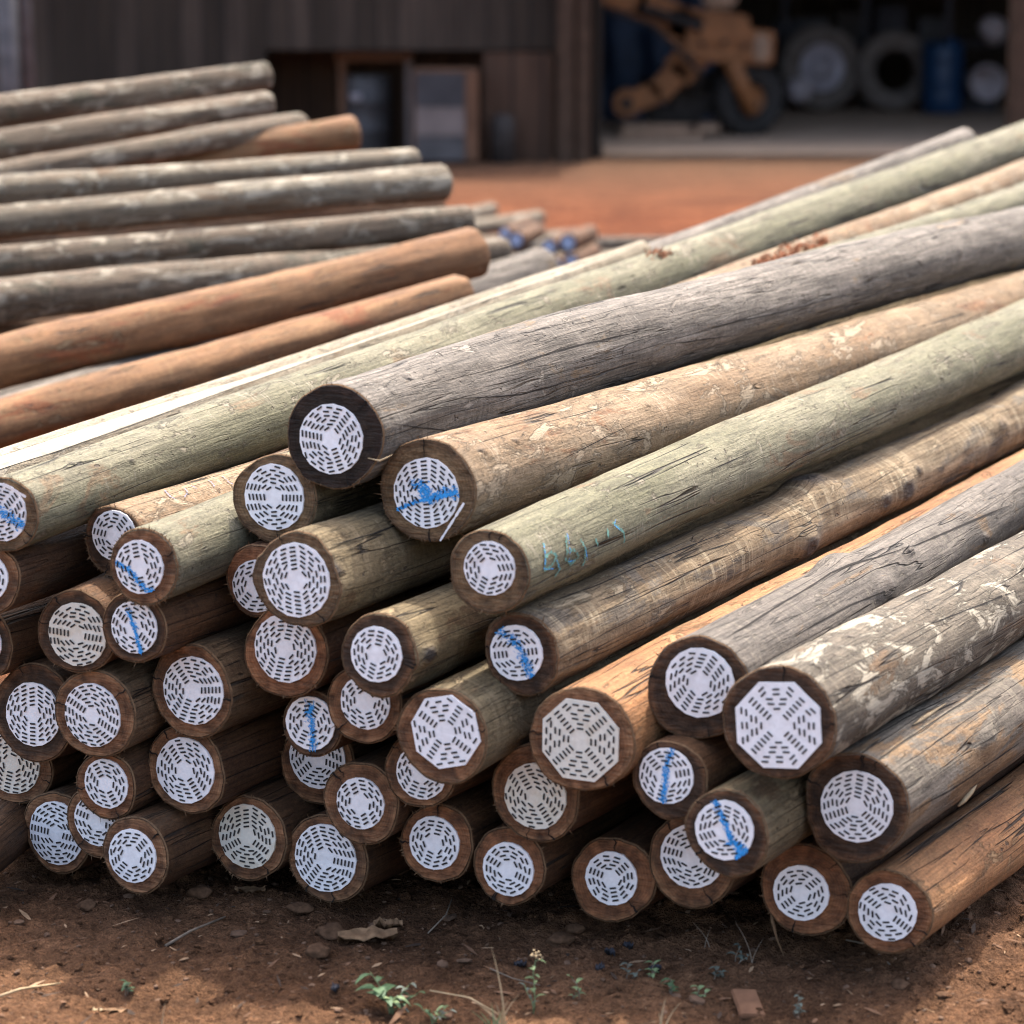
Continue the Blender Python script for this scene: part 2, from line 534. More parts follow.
    def centre(self, s):
        t = min(s / max(self.rest, 0.1), 1.6)
        q = 4 * t * (1 - t) if t < 1 else -4 * (t - 1) * 0.6
        w = 0.010 * self.wob
        return (self.bend[0] * q + w * mnoise.noise(Vector((s * 0.7, 3, 1)) + self.off) * min(1, s * 2),
                self.bend[1] * q + w * mnoise.noise(Vector((s * 0.7, 9, 5)) + self.off) * min(1, s * 2))
    def radius(self, th, s):
        R = self.taper(s)
        r = shaft_point_r(th, s, R, self.ph, self.k3)
        q = Vector((s * 2.2, math.cos(th) * 1.1, math.sin(th) * 1.1)) + self.off
        r += R * self.wob * (0.052 * mnoise.noise(q) + 0.026 * mnoise.noise(q * 3.3) + 0.009 * mnoise.noise(q * 9))
        kk = 0.0
        for (ks, kth, kr, kh, kd) in self.knots:
            dth = (th - kth + math.pi) % (2 * math.pi) - math.pi
            d2 = ((s - ks) / (kr * 1.5)) ** 2 + (dth * R / kr) ** 2
            if d2 < 9:
                r += kh * math.exp(-d2) - (kh * 0.5 if kd > 0.4 else 0) * math.exp(-d2 * 9)
                kk = max(kk, kd * math.exp(-d2 * 2.6))
        return r, kk
    def pick(self, px, py):
        """photo pixel -> (distance along axis, angle) on the near side of the shaft"""
        o = self.inv @ CAM
        d = (self.inv.to_3x3() @ ray(px, py)).normalized()
        s = 1.0
        for _ in range(6):
            R = self.taper(s)
            cy, cz = self.centre(s)
            oy, oz = o.y - cy, o.z - cz
            a = d.y ** 2 + d.z ** 2; b = 2 * (oy * d.y + oz * d.z); c = oy ** 2 + oz ** 2 - R * R
            disc = b * b - 4 * a * c
            t = (-b - math.sqrt(max(disc, 0))) / (2 * a)
            p = o + d * t
            s = max(0.0, p.x)
        return s, math.atan2(p.z - cz, p.y - cy) % (2 * math.pi)
    def surf(self, s, th, lift=0.0015):
        c = self.centre(s)
        r = self.radius(th, s)[0] + lift
        return Vector(self.cut(s, c[0] + r * math.cos(th), c[1] + r * math.sin(th)))

    # nail plate on the near end; offsets are photo pixels from the end's centre
    def plate(self, dx, dy, R, kind, m, paint=None, scale_px=0.00172, tilt=None):
        rnd = self.rnd
        c0 = self.centre(0)
        cy, cz = c0[0] - dx * scale_px / 0.9, c0[1] - dy * scale_px
        rot = rnd.uniform(0, 6.28) if tilt is None else tilt
        n = 8 if kind == 'oct' else 18
        b = MB()
        x0, x1 = 0.001, -0.0032
        jag = [1 + rnd.uniform(-0.012, 0.012) for _ in range(n)]
        dents = [(rnd.uniform(0.1, 0.9), rnd.uniform(0, 6.28), rnd.uniform(-0.0009, 0.0009)) for _ in range(5)]
        ring = [(R * jag[k] * math.cos(rot + 2 * math.pi * k / n), R * jag[k] * math.sin(rot + 2 * math.pi * k / n)) for k in range(n)]
        vs, fs = [], []
        for (y, z) in ring: vs.append((x0, cy + y, cz + z))
        for f in (1, 0.66, 0.33):
            for (y, z) in ring:
                vs.append((x1 + 0.0011 * mnoise.noise(Vector((y * 45 * f, z * 45 * f, self.off.x))) * (1 if f < 1 else .5), cy + y * f, cz + z * f))
        vs.append((x1, cy, cz))
        for i in range(3):
            for k in range(n):
                fs.append((i * n + k, i * n + (k + 1) % n, (i + 1) * n + (k + 1) % n, (i + 1) * n + k))
        for k in range(n): fs.append((3 * n + k, 3 * n + (k + 1) % n, 4 * n))
        b.add(vs, fs, 0)
        # punched slots: straight rows parallel to the edge of each sector
        dl, dw = 0.0118, 0.0033
        sp = 0.0072
        nsec = 8 if kind == 'oct' else rnd.choice((7, 8, 9))
        off = rot + (math.pi / 8 if kind == 'oct' else 0)
        lim = R - 0.0038
        mult = 4 if kind == 'oct' else rnd.choice((2, 2, 3))
        pitch = dl * (1.55 if kind != 'oct' else 1.75)
        ph0 = off if kind == 'oct' else rnd.uniform(0, 6.28)
        r = rnd.uniform(0.0165, 0.0205)
        while r < lim:
            cnt = mult * max(1, round(2 * math.pi * r / pitch / mult))
            for j in range(cnt):
                th = ph0 + 2 * math.pi * j / cnt
                k = round((th - off) / (2 * math.pi / nsec))
                a = off + k * 2 * math.pi / nsec
                u = Vector((math.cos(a), math.sin(a))); w = Vector((-u.y, u.x))
                d = th - a
                rr = r / math.cos(math.pi / nsec * .5)
                rad = r / max(.9, math.cos(d)) if kind == 'oct' else r * (0.5 + 0.5 / max(.9, math.cos(d)))
                c = Vector((math.cos(th), math.sin(th))) * rad
                if c.length > lim or (kind == 'oct' and abs(c.dot(u)) > R * math.cos(math.pi / 8) - 0.0045): continue
                ang = rnd.uniform(-0.05, 0.05) - (0.0 if kind == 'oct' else d * .45)
                e1 = (w * math.cos(ang) + u * math.sin(ang)) * (dl / 2); e2 = (u * math.cos(ang) - w * math.sin(ang)) * (dw / 2)
                x = -0.0049
                e3 = e2 * 0.55
                qd = [c - e1 - e3, c - e1 * 0.86 - e2, c + e1 * 0.86 - e2, c + e1 - e3, c + e1 + e3, c + e1 * 0.86 + e2, c - e1 * 0.86 + e2, c - e1 + e3]
                b.add([(x, cy + p.x, cz + p.y) for p in qd], [tuple(range(8))], 1)
            r += sp * (1.1 if kind == 'oct' else 1.0)
        b.v = [self.cut(*q) for q in b.v]
        o = b.build('nail_plate', [m, M['slot']], self.root)
        if paint:
            pb = MB()
            for (pts, width) in paint:
                L = 0
                for (ax, ay), (bx, by) in zip(pts, pts[1:]):
                    ln = math.hypot(bx - ax, by - ay)
                    nst = max(2, int(ln * 46))
                    for i in range(nst):
                        t = (i + rnd.random() * 0.6) / nst
                        for _ in range(3):
                            px = ax + (bx - ax) * t + rnd.gauss(0, width * 0.5)
                            py = ay + (by - ay) * t + rnd.gauss(0, width * 0.5)
                            if math.hypot(px, py) > 1.02: continue
                            a = math.atan2(by - ay, bx - ax) + rnd.gauss(0.5, 0.45)
                            l2, w2 = rnd.uniform(0.03, 0.12), rnd.uniform(0.008, 0.028)
                            nn = 7
                            poly = []
                            for k in range(nn):
                                tt = 2 * math.pi * k / nn
                                rr = rnd.uniform(0.6, 1.1)
                                xx, yy = l2 * rr * math.cos(tt) / 2 * 1.6, w2 * rr * math.sin(tt)
                                poly.append((px + xx * math.cos(a) - yy * math.sin(a), py + xx * math.sin(a) + yy * math.cos(a)))
                            L += 1
                            pb.add([(-0.0042 - 0.000004 * L, cy - q[0] * R, cz + q[1] * R) for q in poly], [tuple(range(nn))[::-1]])
            pb.v = [self.cut(*q) for q in pb.v]
            pb.build('blue_paint_mark', M['blue'], o)
        return o

    def strokes(self, name, lines, m, width, px=True, dens=1.0):
        """hand-drawn crayon strokes on the shaft (photo pixels picked on the wood)"""
        rnd = self.rnd
        b = MB()
        for ln in lines:
            pts = [self.pick(*p) for p in ln]
            for (s0, t0), (s1, t1) in zip(pts, pts[1:]):
                n = max(3, int(14 * dens))
                for i in range(n):
                    f = i / n
                    g = (i + 1.25) / n
                    if rnd.random() < 0.3: continue
                    w = width * rnd.uniform(0.25, 1.1)
                    a = (s0 + (s1 - s0) * f + rnd.gauss(0, width * .25), t0 + (t1 - t0) * f); c = (s0 + (s1 - s0) * g + rnd.gauss(0, width * .25), t0 + (t1 - t0) * g)
                    R = self.taper(a[0])
                    dx, dy = c[0] - a[0], (c[1] - a[1]) * R
                    l = math.hypot(dx, dy) or 1
                    nx, ny = -dy / l * w / 2, dx / l * w / 2 / R
                    lift = 0.0026 + (len(b.f) % 40) * 0.00002
                    b.add([self.surf(a[0] - nx, a[1] - ny, lift), self.surf(c[0] - nx, c[1] - ny, lift), self.surf(c[0] + nx, c[1] + ny, lift), self.surf(a[0] + nx, a[1] + ny, lift)], [(0, 1, 2, 3)])
        return b.build(name, m, self.root)

# front pile: end centre and radius in photo pixels, second axis point, solved depth / yaw / tilt offsets
POLES = [
 ('L1', (5.0, 515.0, 38.0), (1024.0, 143.0, 21.0), (-0.1884, -0.0227, 0.0056), (-3.0, -3.0, 29.0, 'round', 'plate'), 'green', 'olive', 'long pale green pole laid across the pile, small blue-marked plate on its end', {'fib': 60, 'paint': [([(-0.7, 0.35), (0.95, -0.4)], 0.2)], 'L': 7.5}),
 ('A', (334.0, 436.0, 52.0), (1024.0, 238.0, 31.0), (-0.085, 0.0177, 0.002), (-2.0, 3.0, 35.0, 'round', 'plate'), 'grey', 'black', 'weathered grey pole with a blackened end, lying on top of the pile', {'fib': 70, 'bend': 0.028, 'wob': 1.25}),
 ('B', (428.0, 491.0, 51.0), (1024.0, 300.0, 28.0), (-0.0535, 0.0046, 0.002), (-1.0, 2.0, 35.0, 'round', 'plate'), 'tan', 'olive', 'tan scraped pole with a blue squiggle across its large plate', {'fib': 50, 'paint': [([(-0.45, 0.2), (-0.1, 0.25), (0.1, -0.1), (0.5, 0.1), (1, 0.05)], 0.16), ([(-0.9, -0.55), (-0.3, -0.25), (0.3, -0.1), (0.95, 0.1)], 0.05), ([(-0.2, 0.15), (0.2, -0.2)], 0.14)]}),
 ('C', (489.0, 572.0, 42.0), (1024.0, 333.0, 32.0), (-0.1955, -0.0041, -0.0021), (1.0, -4.0, 27.0, 'round', 'plate'), 'green', 'olive', 'pale green pole with blue handwriting on its side', {'fib': 60}),
 ('D', (522.0, 654.0, 40.0), (1024.0, 412.0, 29.0), (-0.1164, 0.0152, 0.0007), (-5.0, -1.0, 28.0, 'round', 'plate'), 'brown', 'dark', 'knotty rippled brown pole whose plate has a thick blue stroke', {'fib': 70, 'paint': [([(-0.75, 0.75), (-0.1, 0.5), (0.2, 0.1), (0.75, -0.95)], 0.2)], 'wob': 1.6}),
 ('E', (582.0, 740.0, 54.0), (1039.0, 475.0, 33.0), (-0.1708, 0.016, 0.0018), (-1.0, 0.0, 43.0, 'oct', 'plate_y'), 'orange', 'brown', 'thick orange pole with a yellowed octagonal plate', {'tilt': 0.42, 'wob': 1.1}),
 ('F', (698.0, 688.0, 52.0), (1024.0, 492.0, 31.0), (-0.1392, 0.003, 0.0027), (2.0, -6.0, 35.0, 'round', 'plate'), 'ash', 'dark', 'cracked grey pole with a round plate, between the two octagon-plated thick poles', {'wob': 1.4}),
 ('G', (778.0, 722.0, 57.0), (1024.0, 580.0, 44.0), (-0.2507, 0.0092, 0.0007), (1.0, 3.0, 46.0, 'oct', 'plate'), 'mottle', 'dark', 'mottled grey pole with white scrapes and the largest octagonal plate', {'tilt': 0.3, 'wob': 1.2}),
 ('H', (856.0, 808.0, 54.0), (1024.0, 696.0, 48.0), (-0.0955, 0.0228, 0.0006), (1.0, -2.0, 36.0, 'round', 'plate'), 'greyor', 'dark', 'thick grey and orange split pole resting on the front corner pole', {'checks': 5, 'wob': 1.3}),
 ('I', (889.0, 912.0, 42.0), (1024.0, 810.0, 39.0), (-0.0299, 0.0036, 0.0008), (-1.0, 0.0, 29.0, 'round', 'plate'), 'orange', 'red', 'bare orange pole lying on the ground at the front corner of the pile', {}),
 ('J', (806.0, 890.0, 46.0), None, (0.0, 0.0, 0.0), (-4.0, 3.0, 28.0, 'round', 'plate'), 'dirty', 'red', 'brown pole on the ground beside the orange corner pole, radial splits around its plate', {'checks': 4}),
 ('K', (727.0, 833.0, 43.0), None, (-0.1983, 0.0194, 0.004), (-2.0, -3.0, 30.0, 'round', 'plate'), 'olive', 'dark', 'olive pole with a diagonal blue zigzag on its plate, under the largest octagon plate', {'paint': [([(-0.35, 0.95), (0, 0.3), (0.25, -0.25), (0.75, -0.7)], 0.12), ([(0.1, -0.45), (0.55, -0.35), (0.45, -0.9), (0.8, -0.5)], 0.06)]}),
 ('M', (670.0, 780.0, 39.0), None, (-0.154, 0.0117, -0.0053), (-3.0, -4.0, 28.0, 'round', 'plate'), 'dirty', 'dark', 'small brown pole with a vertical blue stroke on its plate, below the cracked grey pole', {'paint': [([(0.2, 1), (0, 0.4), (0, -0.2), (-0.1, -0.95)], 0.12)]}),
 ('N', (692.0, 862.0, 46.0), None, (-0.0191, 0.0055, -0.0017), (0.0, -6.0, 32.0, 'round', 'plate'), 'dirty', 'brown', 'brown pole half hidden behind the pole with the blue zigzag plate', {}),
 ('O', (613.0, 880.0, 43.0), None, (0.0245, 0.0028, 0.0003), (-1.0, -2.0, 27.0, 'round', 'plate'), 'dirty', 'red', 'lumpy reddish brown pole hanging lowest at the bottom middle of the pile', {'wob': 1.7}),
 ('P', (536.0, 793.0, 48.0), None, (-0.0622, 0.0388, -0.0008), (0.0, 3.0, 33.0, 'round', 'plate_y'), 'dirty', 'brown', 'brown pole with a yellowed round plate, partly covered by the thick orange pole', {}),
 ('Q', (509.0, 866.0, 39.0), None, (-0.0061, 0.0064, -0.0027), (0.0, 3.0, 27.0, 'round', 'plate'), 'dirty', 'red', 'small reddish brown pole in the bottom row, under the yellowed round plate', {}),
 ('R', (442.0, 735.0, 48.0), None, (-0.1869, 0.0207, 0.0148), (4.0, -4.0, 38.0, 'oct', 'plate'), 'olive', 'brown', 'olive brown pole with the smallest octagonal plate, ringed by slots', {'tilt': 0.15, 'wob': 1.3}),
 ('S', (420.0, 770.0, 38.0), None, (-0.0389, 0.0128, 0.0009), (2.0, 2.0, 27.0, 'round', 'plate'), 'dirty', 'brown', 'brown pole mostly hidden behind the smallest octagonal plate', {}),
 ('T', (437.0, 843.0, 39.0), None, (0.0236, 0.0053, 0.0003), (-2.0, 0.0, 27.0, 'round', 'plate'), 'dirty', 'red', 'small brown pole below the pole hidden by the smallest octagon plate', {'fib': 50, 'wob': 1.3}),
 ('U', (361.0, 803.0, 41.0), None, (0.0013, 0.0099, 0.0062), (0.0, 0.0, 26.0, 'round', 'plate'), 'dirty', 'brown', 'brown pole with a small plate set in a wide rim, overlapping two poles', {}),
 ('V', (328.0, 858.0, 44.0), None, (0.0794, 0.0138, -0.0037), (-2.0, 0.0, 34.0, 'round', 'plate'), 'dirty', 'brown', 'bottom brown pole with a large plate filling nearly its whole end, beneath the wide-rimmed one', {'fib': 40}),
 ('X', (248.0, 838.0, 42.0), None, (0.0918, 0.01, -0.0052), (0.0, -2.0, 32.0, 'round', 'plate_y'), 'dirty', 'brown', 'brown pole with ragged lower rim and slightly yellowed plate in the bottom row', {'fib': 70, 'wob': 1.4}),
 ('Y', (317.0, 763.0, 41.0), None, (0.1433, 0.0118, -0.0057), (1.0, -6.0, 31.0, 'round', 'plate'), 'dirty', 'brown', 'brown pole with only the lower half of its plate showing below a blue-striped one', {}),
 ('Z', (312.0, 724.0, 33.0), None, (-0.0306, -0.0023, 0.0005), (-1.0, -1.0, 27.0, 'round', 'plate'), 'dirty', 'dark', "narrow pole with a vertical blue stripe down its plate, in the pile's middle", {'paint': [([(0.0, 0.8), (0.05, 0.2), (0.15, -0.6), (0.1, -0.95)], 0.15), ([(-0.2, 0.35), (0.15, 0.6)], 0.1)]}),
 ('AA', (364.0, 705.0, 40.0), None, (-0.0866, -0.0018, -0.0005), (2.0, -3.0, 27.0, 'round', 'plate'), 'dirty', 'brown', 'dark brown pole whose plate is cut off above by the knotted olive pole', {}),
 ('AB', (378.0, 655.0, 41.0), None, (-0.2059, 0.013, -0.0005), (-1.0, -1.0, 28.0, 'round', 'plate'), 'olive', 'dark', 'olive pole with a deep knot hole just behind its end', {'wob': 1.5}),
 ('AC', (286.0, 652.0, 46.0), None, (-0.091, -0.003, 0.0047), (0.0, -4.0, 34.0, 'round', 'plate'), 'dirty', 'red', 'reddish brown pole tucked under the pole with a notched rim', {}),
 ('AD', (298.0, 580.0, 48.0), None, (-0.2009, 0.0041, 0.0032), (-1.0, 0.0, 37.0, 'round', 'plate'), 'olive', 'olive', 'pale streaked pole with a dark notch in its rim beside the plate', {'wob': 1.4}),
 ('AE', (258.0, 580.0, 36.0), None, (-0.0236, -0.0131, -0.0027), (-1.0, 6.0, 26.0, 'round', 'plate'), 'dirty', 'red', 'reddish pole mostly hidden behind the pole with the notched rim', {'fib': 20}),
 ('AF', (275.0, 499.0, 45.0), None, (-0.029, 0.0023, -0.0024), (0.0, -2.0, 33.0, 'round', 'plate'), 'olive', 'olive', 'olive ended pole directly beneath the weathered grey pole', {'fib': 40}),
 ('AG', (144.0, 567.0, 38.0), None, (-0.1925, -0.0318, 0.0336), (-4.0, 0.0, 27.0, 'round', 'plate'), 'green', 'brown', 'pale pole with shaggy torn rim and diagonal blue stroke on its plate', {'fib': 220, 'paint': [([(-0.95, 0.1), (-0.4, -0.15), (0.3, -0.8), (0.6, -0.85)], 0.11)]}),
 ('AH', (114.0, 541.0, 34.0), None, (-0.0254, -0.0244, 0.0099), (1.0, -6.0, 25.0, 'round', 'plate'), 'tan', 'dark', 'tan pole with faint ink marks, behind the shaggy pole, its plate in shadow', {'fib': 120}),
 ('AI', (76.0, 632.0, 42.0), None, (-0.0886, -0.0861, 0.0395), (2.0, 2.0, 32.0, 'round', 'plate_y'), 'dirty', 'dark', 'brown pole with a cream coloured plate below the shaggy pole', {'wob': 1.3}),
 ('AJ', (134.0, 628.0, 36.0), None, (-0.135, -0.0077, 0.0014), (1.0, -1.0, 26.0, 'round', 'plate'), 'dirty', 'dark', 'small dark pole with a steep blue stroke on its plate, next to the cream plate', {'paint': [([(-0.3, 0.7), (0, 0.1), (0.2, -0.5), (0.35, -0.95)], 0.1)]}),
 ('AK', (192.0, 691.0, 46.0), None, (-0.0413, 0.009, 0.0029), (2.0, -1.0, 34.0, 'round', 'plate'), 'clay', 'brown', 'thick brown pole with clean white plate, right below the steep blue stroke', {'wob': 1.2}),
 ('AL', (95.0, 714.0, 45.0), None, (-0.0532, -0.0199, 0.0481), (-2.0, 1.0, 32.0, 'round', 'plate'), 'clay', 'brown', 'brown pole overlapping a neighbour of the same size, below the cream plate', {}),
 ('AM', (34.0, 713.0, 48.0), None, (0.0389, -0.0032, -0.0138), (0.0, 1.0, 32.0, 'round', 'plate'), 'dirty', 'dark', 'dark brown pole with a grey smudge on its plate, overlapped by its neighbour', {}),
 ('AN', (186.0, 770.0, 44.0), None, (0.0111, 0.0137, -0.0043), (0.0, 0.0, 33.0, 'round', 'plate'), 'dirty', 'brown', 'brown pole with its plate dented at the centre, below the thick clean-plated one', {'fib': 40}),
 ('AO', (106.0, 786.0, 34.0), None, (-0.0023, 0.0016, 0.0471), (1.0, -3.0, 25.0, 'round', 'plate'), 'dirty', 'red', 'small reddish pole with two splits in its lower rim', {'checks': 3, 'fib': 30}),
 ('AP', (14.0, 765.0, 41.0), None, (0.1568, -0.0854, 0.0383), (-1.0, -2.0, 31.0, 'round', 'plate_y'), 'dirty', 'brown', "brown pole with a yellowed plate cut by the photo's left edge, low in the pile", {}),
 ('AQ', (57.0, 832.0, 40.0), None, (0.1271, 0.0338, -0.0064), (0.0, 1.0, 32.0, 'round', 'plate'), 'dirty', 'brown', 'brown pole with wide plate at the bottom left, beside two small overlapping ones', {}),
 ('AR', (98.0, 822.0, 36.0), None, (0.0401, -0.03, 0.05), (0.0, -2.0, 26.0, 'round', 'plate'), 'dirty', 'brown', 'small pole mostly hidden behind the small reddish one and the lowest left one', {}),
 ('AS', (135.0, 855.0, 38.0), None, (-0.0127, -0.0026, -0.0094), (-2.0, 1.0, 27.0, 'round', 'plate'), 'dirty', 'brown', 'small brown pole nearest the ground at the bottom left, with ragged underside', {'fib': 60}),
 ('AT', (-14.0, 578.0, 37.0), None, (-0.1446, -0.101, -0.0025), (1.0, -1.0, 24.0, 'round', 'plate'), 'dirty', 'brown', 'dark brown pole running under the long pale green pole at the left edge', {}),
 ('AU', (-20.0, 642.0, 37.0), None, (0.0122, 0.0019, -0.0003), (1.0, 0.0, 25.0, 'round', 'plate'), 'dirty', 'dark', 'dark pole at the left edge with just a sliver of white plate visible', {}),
 ('AV', (-75.0, 815.0, 42.0), None, (0.25, 0, 0), None, 'dirty', 'brown', 'dark pole side low at the left edge, its end out of view', {}),
 ('AW', (-95.0, 912.0, 31.0), None, (-0.32, -0.3, 0), None, 'dirty', 'brown', 'dark brown pole side at the bottom left corner of the picture, touching the ground', {}),
]

KNOTS = {   # photo pixel, radius, height, darkness
 'D': [((806, 484), 0.04, 0.014, 0.8), ((905, 490), 0.03, 0.010, 0.9), ((884, 502), 0.022, 0.006, 0.9), ((805, 545), 0.026, 0.014, 0.9), ((918, 470), 0.014, 0.004, 0.8), ((1000, 425), 0.02, 0.008, 0.5)],
 'F': [((907, 552), 0.012, 0.006, 0.6), ((986, 539), 0.013, 0.003, 1.0), ((884, 590), 0.022, 0.009, 0.55), ((832, 563), 0.03, 0.010, 0.12)],
 'G': [((812, 668), 0.007, 0.003, 0.9), ((846, 638), 0.009, 0.003, 0.7), ((1000, 600), 0.02, 0.006, 0.2)],
 'B': [((478, 452), 0.011, 0.005, 0.5), ((515, 442), 0.008, 0.003, 0.6), ((645, 405), 0.01, 0.004, 0.3)],
 'A': [((958, 252), 0.016, 0.004, 0.6), ((920, 262), 0.008, 0.002, 0.6), ((405, 378), 0.008, 0.002, 0.7)],
 'L1': [((655, 255), 0.016, 0.003, 0.35), ((70, 464), 0.007, 0.002, 0.6), ((57, 458), 0.006, 0.002, 0.4), ((130, 462), 0.007, 0.003, 0.6), ((300, 390), 0.012, 0.002, 0.25)],
 'AB': [((425, 655), 0.016, 0.007, 1.0)],
 'AD': [((337, 570), 0.015, -0.004, 1.0)],
 'C': [((590, 555), 0.01, 0.002, 0.5), ((940, 378), 0.008, 0.002, 0.7)],
 'H': [((985, 740), 0.02, 0.006, 0.15)],
 'I': [((975, 860), 0.02, 0.004, 0.05)],
}
TH0 = R_(28.7)
poles = {}
for n, (name, (cx, cy, rr), far, (qd, qy, qt), pl, bk, en, label, ex) in enumerate(POLES):
    d = 5.22 - 0.0004 * cx + qd
    p0 = P(cx, cy, d)
    R0 = rr * d / F_PX * 1.025
    yaw = TH0 + qy
    if far:
        r = ray(far[0], far[1])
        t = math.tan(yaw)
        d2 = (p0.x - t * p0.y) / (r.x - t * r.y)
        p1 = CAM + r * d2
        R1 = far[2] * d2 / F_PX
    else:
        v = Vector((math.sin(yaw) * math.cos(qt), math.cos(yaw) * math.cos(qt), math.sin(qt)))
        p1 = p0 + v * 3
        R1 = R0
    rest = (p1 - p0).length
    big = far is not None
    po = Pole(label, p0, p1, R0, R1, rest, BARK[bk], ENDS[en], 11 + n, L=ex.get('L', 6.2 if big else 5.6),
              seg=64 if big else 48, step=0.022 if big else 0.06, fine=1.2 if big else 0.5, bend=(0, ex.get('bend', 0)),
              knots=KNOTS.get(name, ()), wob=ex.get('wob', 1.0), end_fibres=ex.get('fib', 26), checks=ex.get('checks', 2), rough_cut=0.002,
              skew=(0.05 + 0.11 * max(0, cx) / 1000, 0.055),
              group='treated timber poles stacked in the front pile')
    poles[name] = po
    if pl:
        po.plate(pl[0], pl[1], pl[2] * d / F_PX * 1.02, pl[3], M[pl[4]], ex.get('paint'), d / F_PX, ex.get('tilt'))

# crayon writing on two of the poles
for ln, ln2 in [([(540, 545), (541, 571), (548, 566), (553, 557), (547, 553), (541, 559)], [(540, 543), (540, 570), (549, 569)]),
                ([(553, 560), (556, 570), (550, 578)], [(553, 561), (556, 570)]),
                ([(563, 537), (562, 560), (568, 564), (575, 557), (570, 550), (563, 553)], [(564, 535), (565, 562), (572, 560)]),
                ([(578, 541), (582, 549), (582, 560), (578, 566)], [(581, 545), (584, 559)]),
                ([(606, 528), (606, 537)], None), ([(612, 523), (618, 528), (622, 533), (621, 541)], [(616, 519), (613, 525), (619, 531)]), ([(593, 540), (595, 545)], None)]:
    lt = poles['C'].strokes('crayon_letter', [ln], M['teal'], 0.0062)
    if ln2: poles['C'].strokes('crayon_outline', [ln2], M['blue'], 0.0024).parent = lt
for ln in [[(164, 492), (170, 497), (175, 500)], [(184, 489), (187, 493), (183, 498)], [(190, 486), (196, 489)], [(208, 480), (214, 486)], [(222, 476), (229, 482), (233, 484)]]:
    poles['AH'].strokes('ink_stroke', [ln], M['ink'], 0.003)
b = MB()
po = poles['B']
c = [(499, 447), (505, 470)]
# chalk streak and blue smear low on the tan pole's sawn end
def face_pt(po, px, py, x=-0.003):
    o = po.inv @ CAM
    d = po.inv.to_3x3() @ ray(px, py)
    return o + d * ((x - o.x) / d.x)
def face_streak(po, name, a, c, w, m):
    rnd = random.Random(5)
    A, C = face_pt(po, *a), face_pt(po, *c)
    b = MB()
    dirv = (C - A); nrm = Vector((0, -dirv.z, dirv.y)).normalized()
    n = 16
    vs = []
    for i in range(n + 1):
        p = A + dirv * (i / n); ww = w * rnd.uniform(0.6, 1.2)
        vs += [p - nrm * ww, p + nrm * ww]
    b.add(vs, [(2 * i, 2 * i + 1, 2 * i + 3, 2 * i + 2) for i in range(n)])
    b.build(name, m, po.root)
face_streak(po, 'white_paint_streak', (464, 503), (440, 541), 0.0022, M['plate'])
face_streak(po, 'blue_smear', (428, 533), (426, 538), 0.008, M['ink'])
face_streak(poles['I'], 'white_paint_streak', (858, 934), (868, 941), 0.0035, M['plate'])
face_streak(poles['L1'], 'white_paint_streak', (3, 484), (26, 497), 0.003, M['plate'])

def splinter(po, name, pts, r, m):
    b = MB()
    b.tube(pts, r, 6)
    return b.build(name, m, po.root, True)
# bark sliver bridging the black end, loose splinters on the shafts
a = face_pt(poles['A'], 368, 458, -0.004); e = face_pt(poles['A'], 392, 455, -0.012); mid = face_pt(poles['A'], 380, 461, -0.012)
splinter(poles['A'], 'bark_sliver', [a, mid, e], [0.0008, 0.002, 0.0006], M['fibre_p'])
s0 = poles['H'].pick(912, 728); s1 = poles['H'].pick(946, 704)
splinter(poles['H'], 'raised_splinter', [poles['H'].surf(s0[0] + (s1[0] - s0[0]) * f, s0[1] + (s1[1] - s0[1]) * f, 0.004 * (1 - f)) for f in (0, .3, .6, 1)], [0.001, 0.004, 0.003, 0.0006], M['fibre_p'])
s0 = poles['H'].pick(958, 806); s1 = poles['H'].pick(978, 786)
splinter(poles['H'], 'raised_splinter', [poles['H'].surf(s0[0] + (s1[0] - s0[0]) * f, s0[1] + (s1[1] - s0[1]) * f, 0.006 * (1 - f)) for f in (0, .3, .7, 1)], [0.002, 0.005, 0.005, 0.001], M['fibre_p'])
a = face_pt(poles['J'], 772, 905, 0.0); e = a + poles['J'].inv.to_3x3() @ Vector((0.02, -0.02, -0.085))
splinter(poles['J'], 'hanging_bark_strip', [a, a * 0.7 + e * 0.3 + Vector((-.004, .004, 0)), a * .35 + e * .65 + Vector((0, .006, 0)), e], [0.003, 0.0035, 0.002, 0.0008], M['fibre'])

# long open splits along the biggest shafts (a thin dark gap that follows the wood)
def split(po, px, w=0.0022):
    rnd = random.Random(int(px[0][0]))
    pts = [po.pick(*p) for p in px]
    vs, fs = [], []
    dense = []
    for (a, b_) in zip(pts, pts[1:]):
        for i in range(9):
            f = i / 9
            dense.append((a[0] + (b_[0] - a[0]) * f, a[1] + (b_[1] - a[1]) * f))
    dense.append(pts[-1])
    m_ = len(dense)
    for i, (s, th) in enumerate(dense):
        ww = w * min(1, i / 4, (m_ - 1 - i) / 4) * rnd.uniform(0.5, 1.1) + 0.0001
        th += 0.012 * mnoise.noise(Vector((s * 14, px[0][0], 0)))
        R = po.taper(s)
        vs += [po.surf(s, th - ww / R, 0.0007), po.surf(s, th + ww / R, 0.0007)]
    fs = [(2 * i, 2 * i + 1, 2 * i + 3, 2 * i + 2) for i in range(m_ - 1)]
    from_data('open_split', vs, fs, [M['check']], po.root)
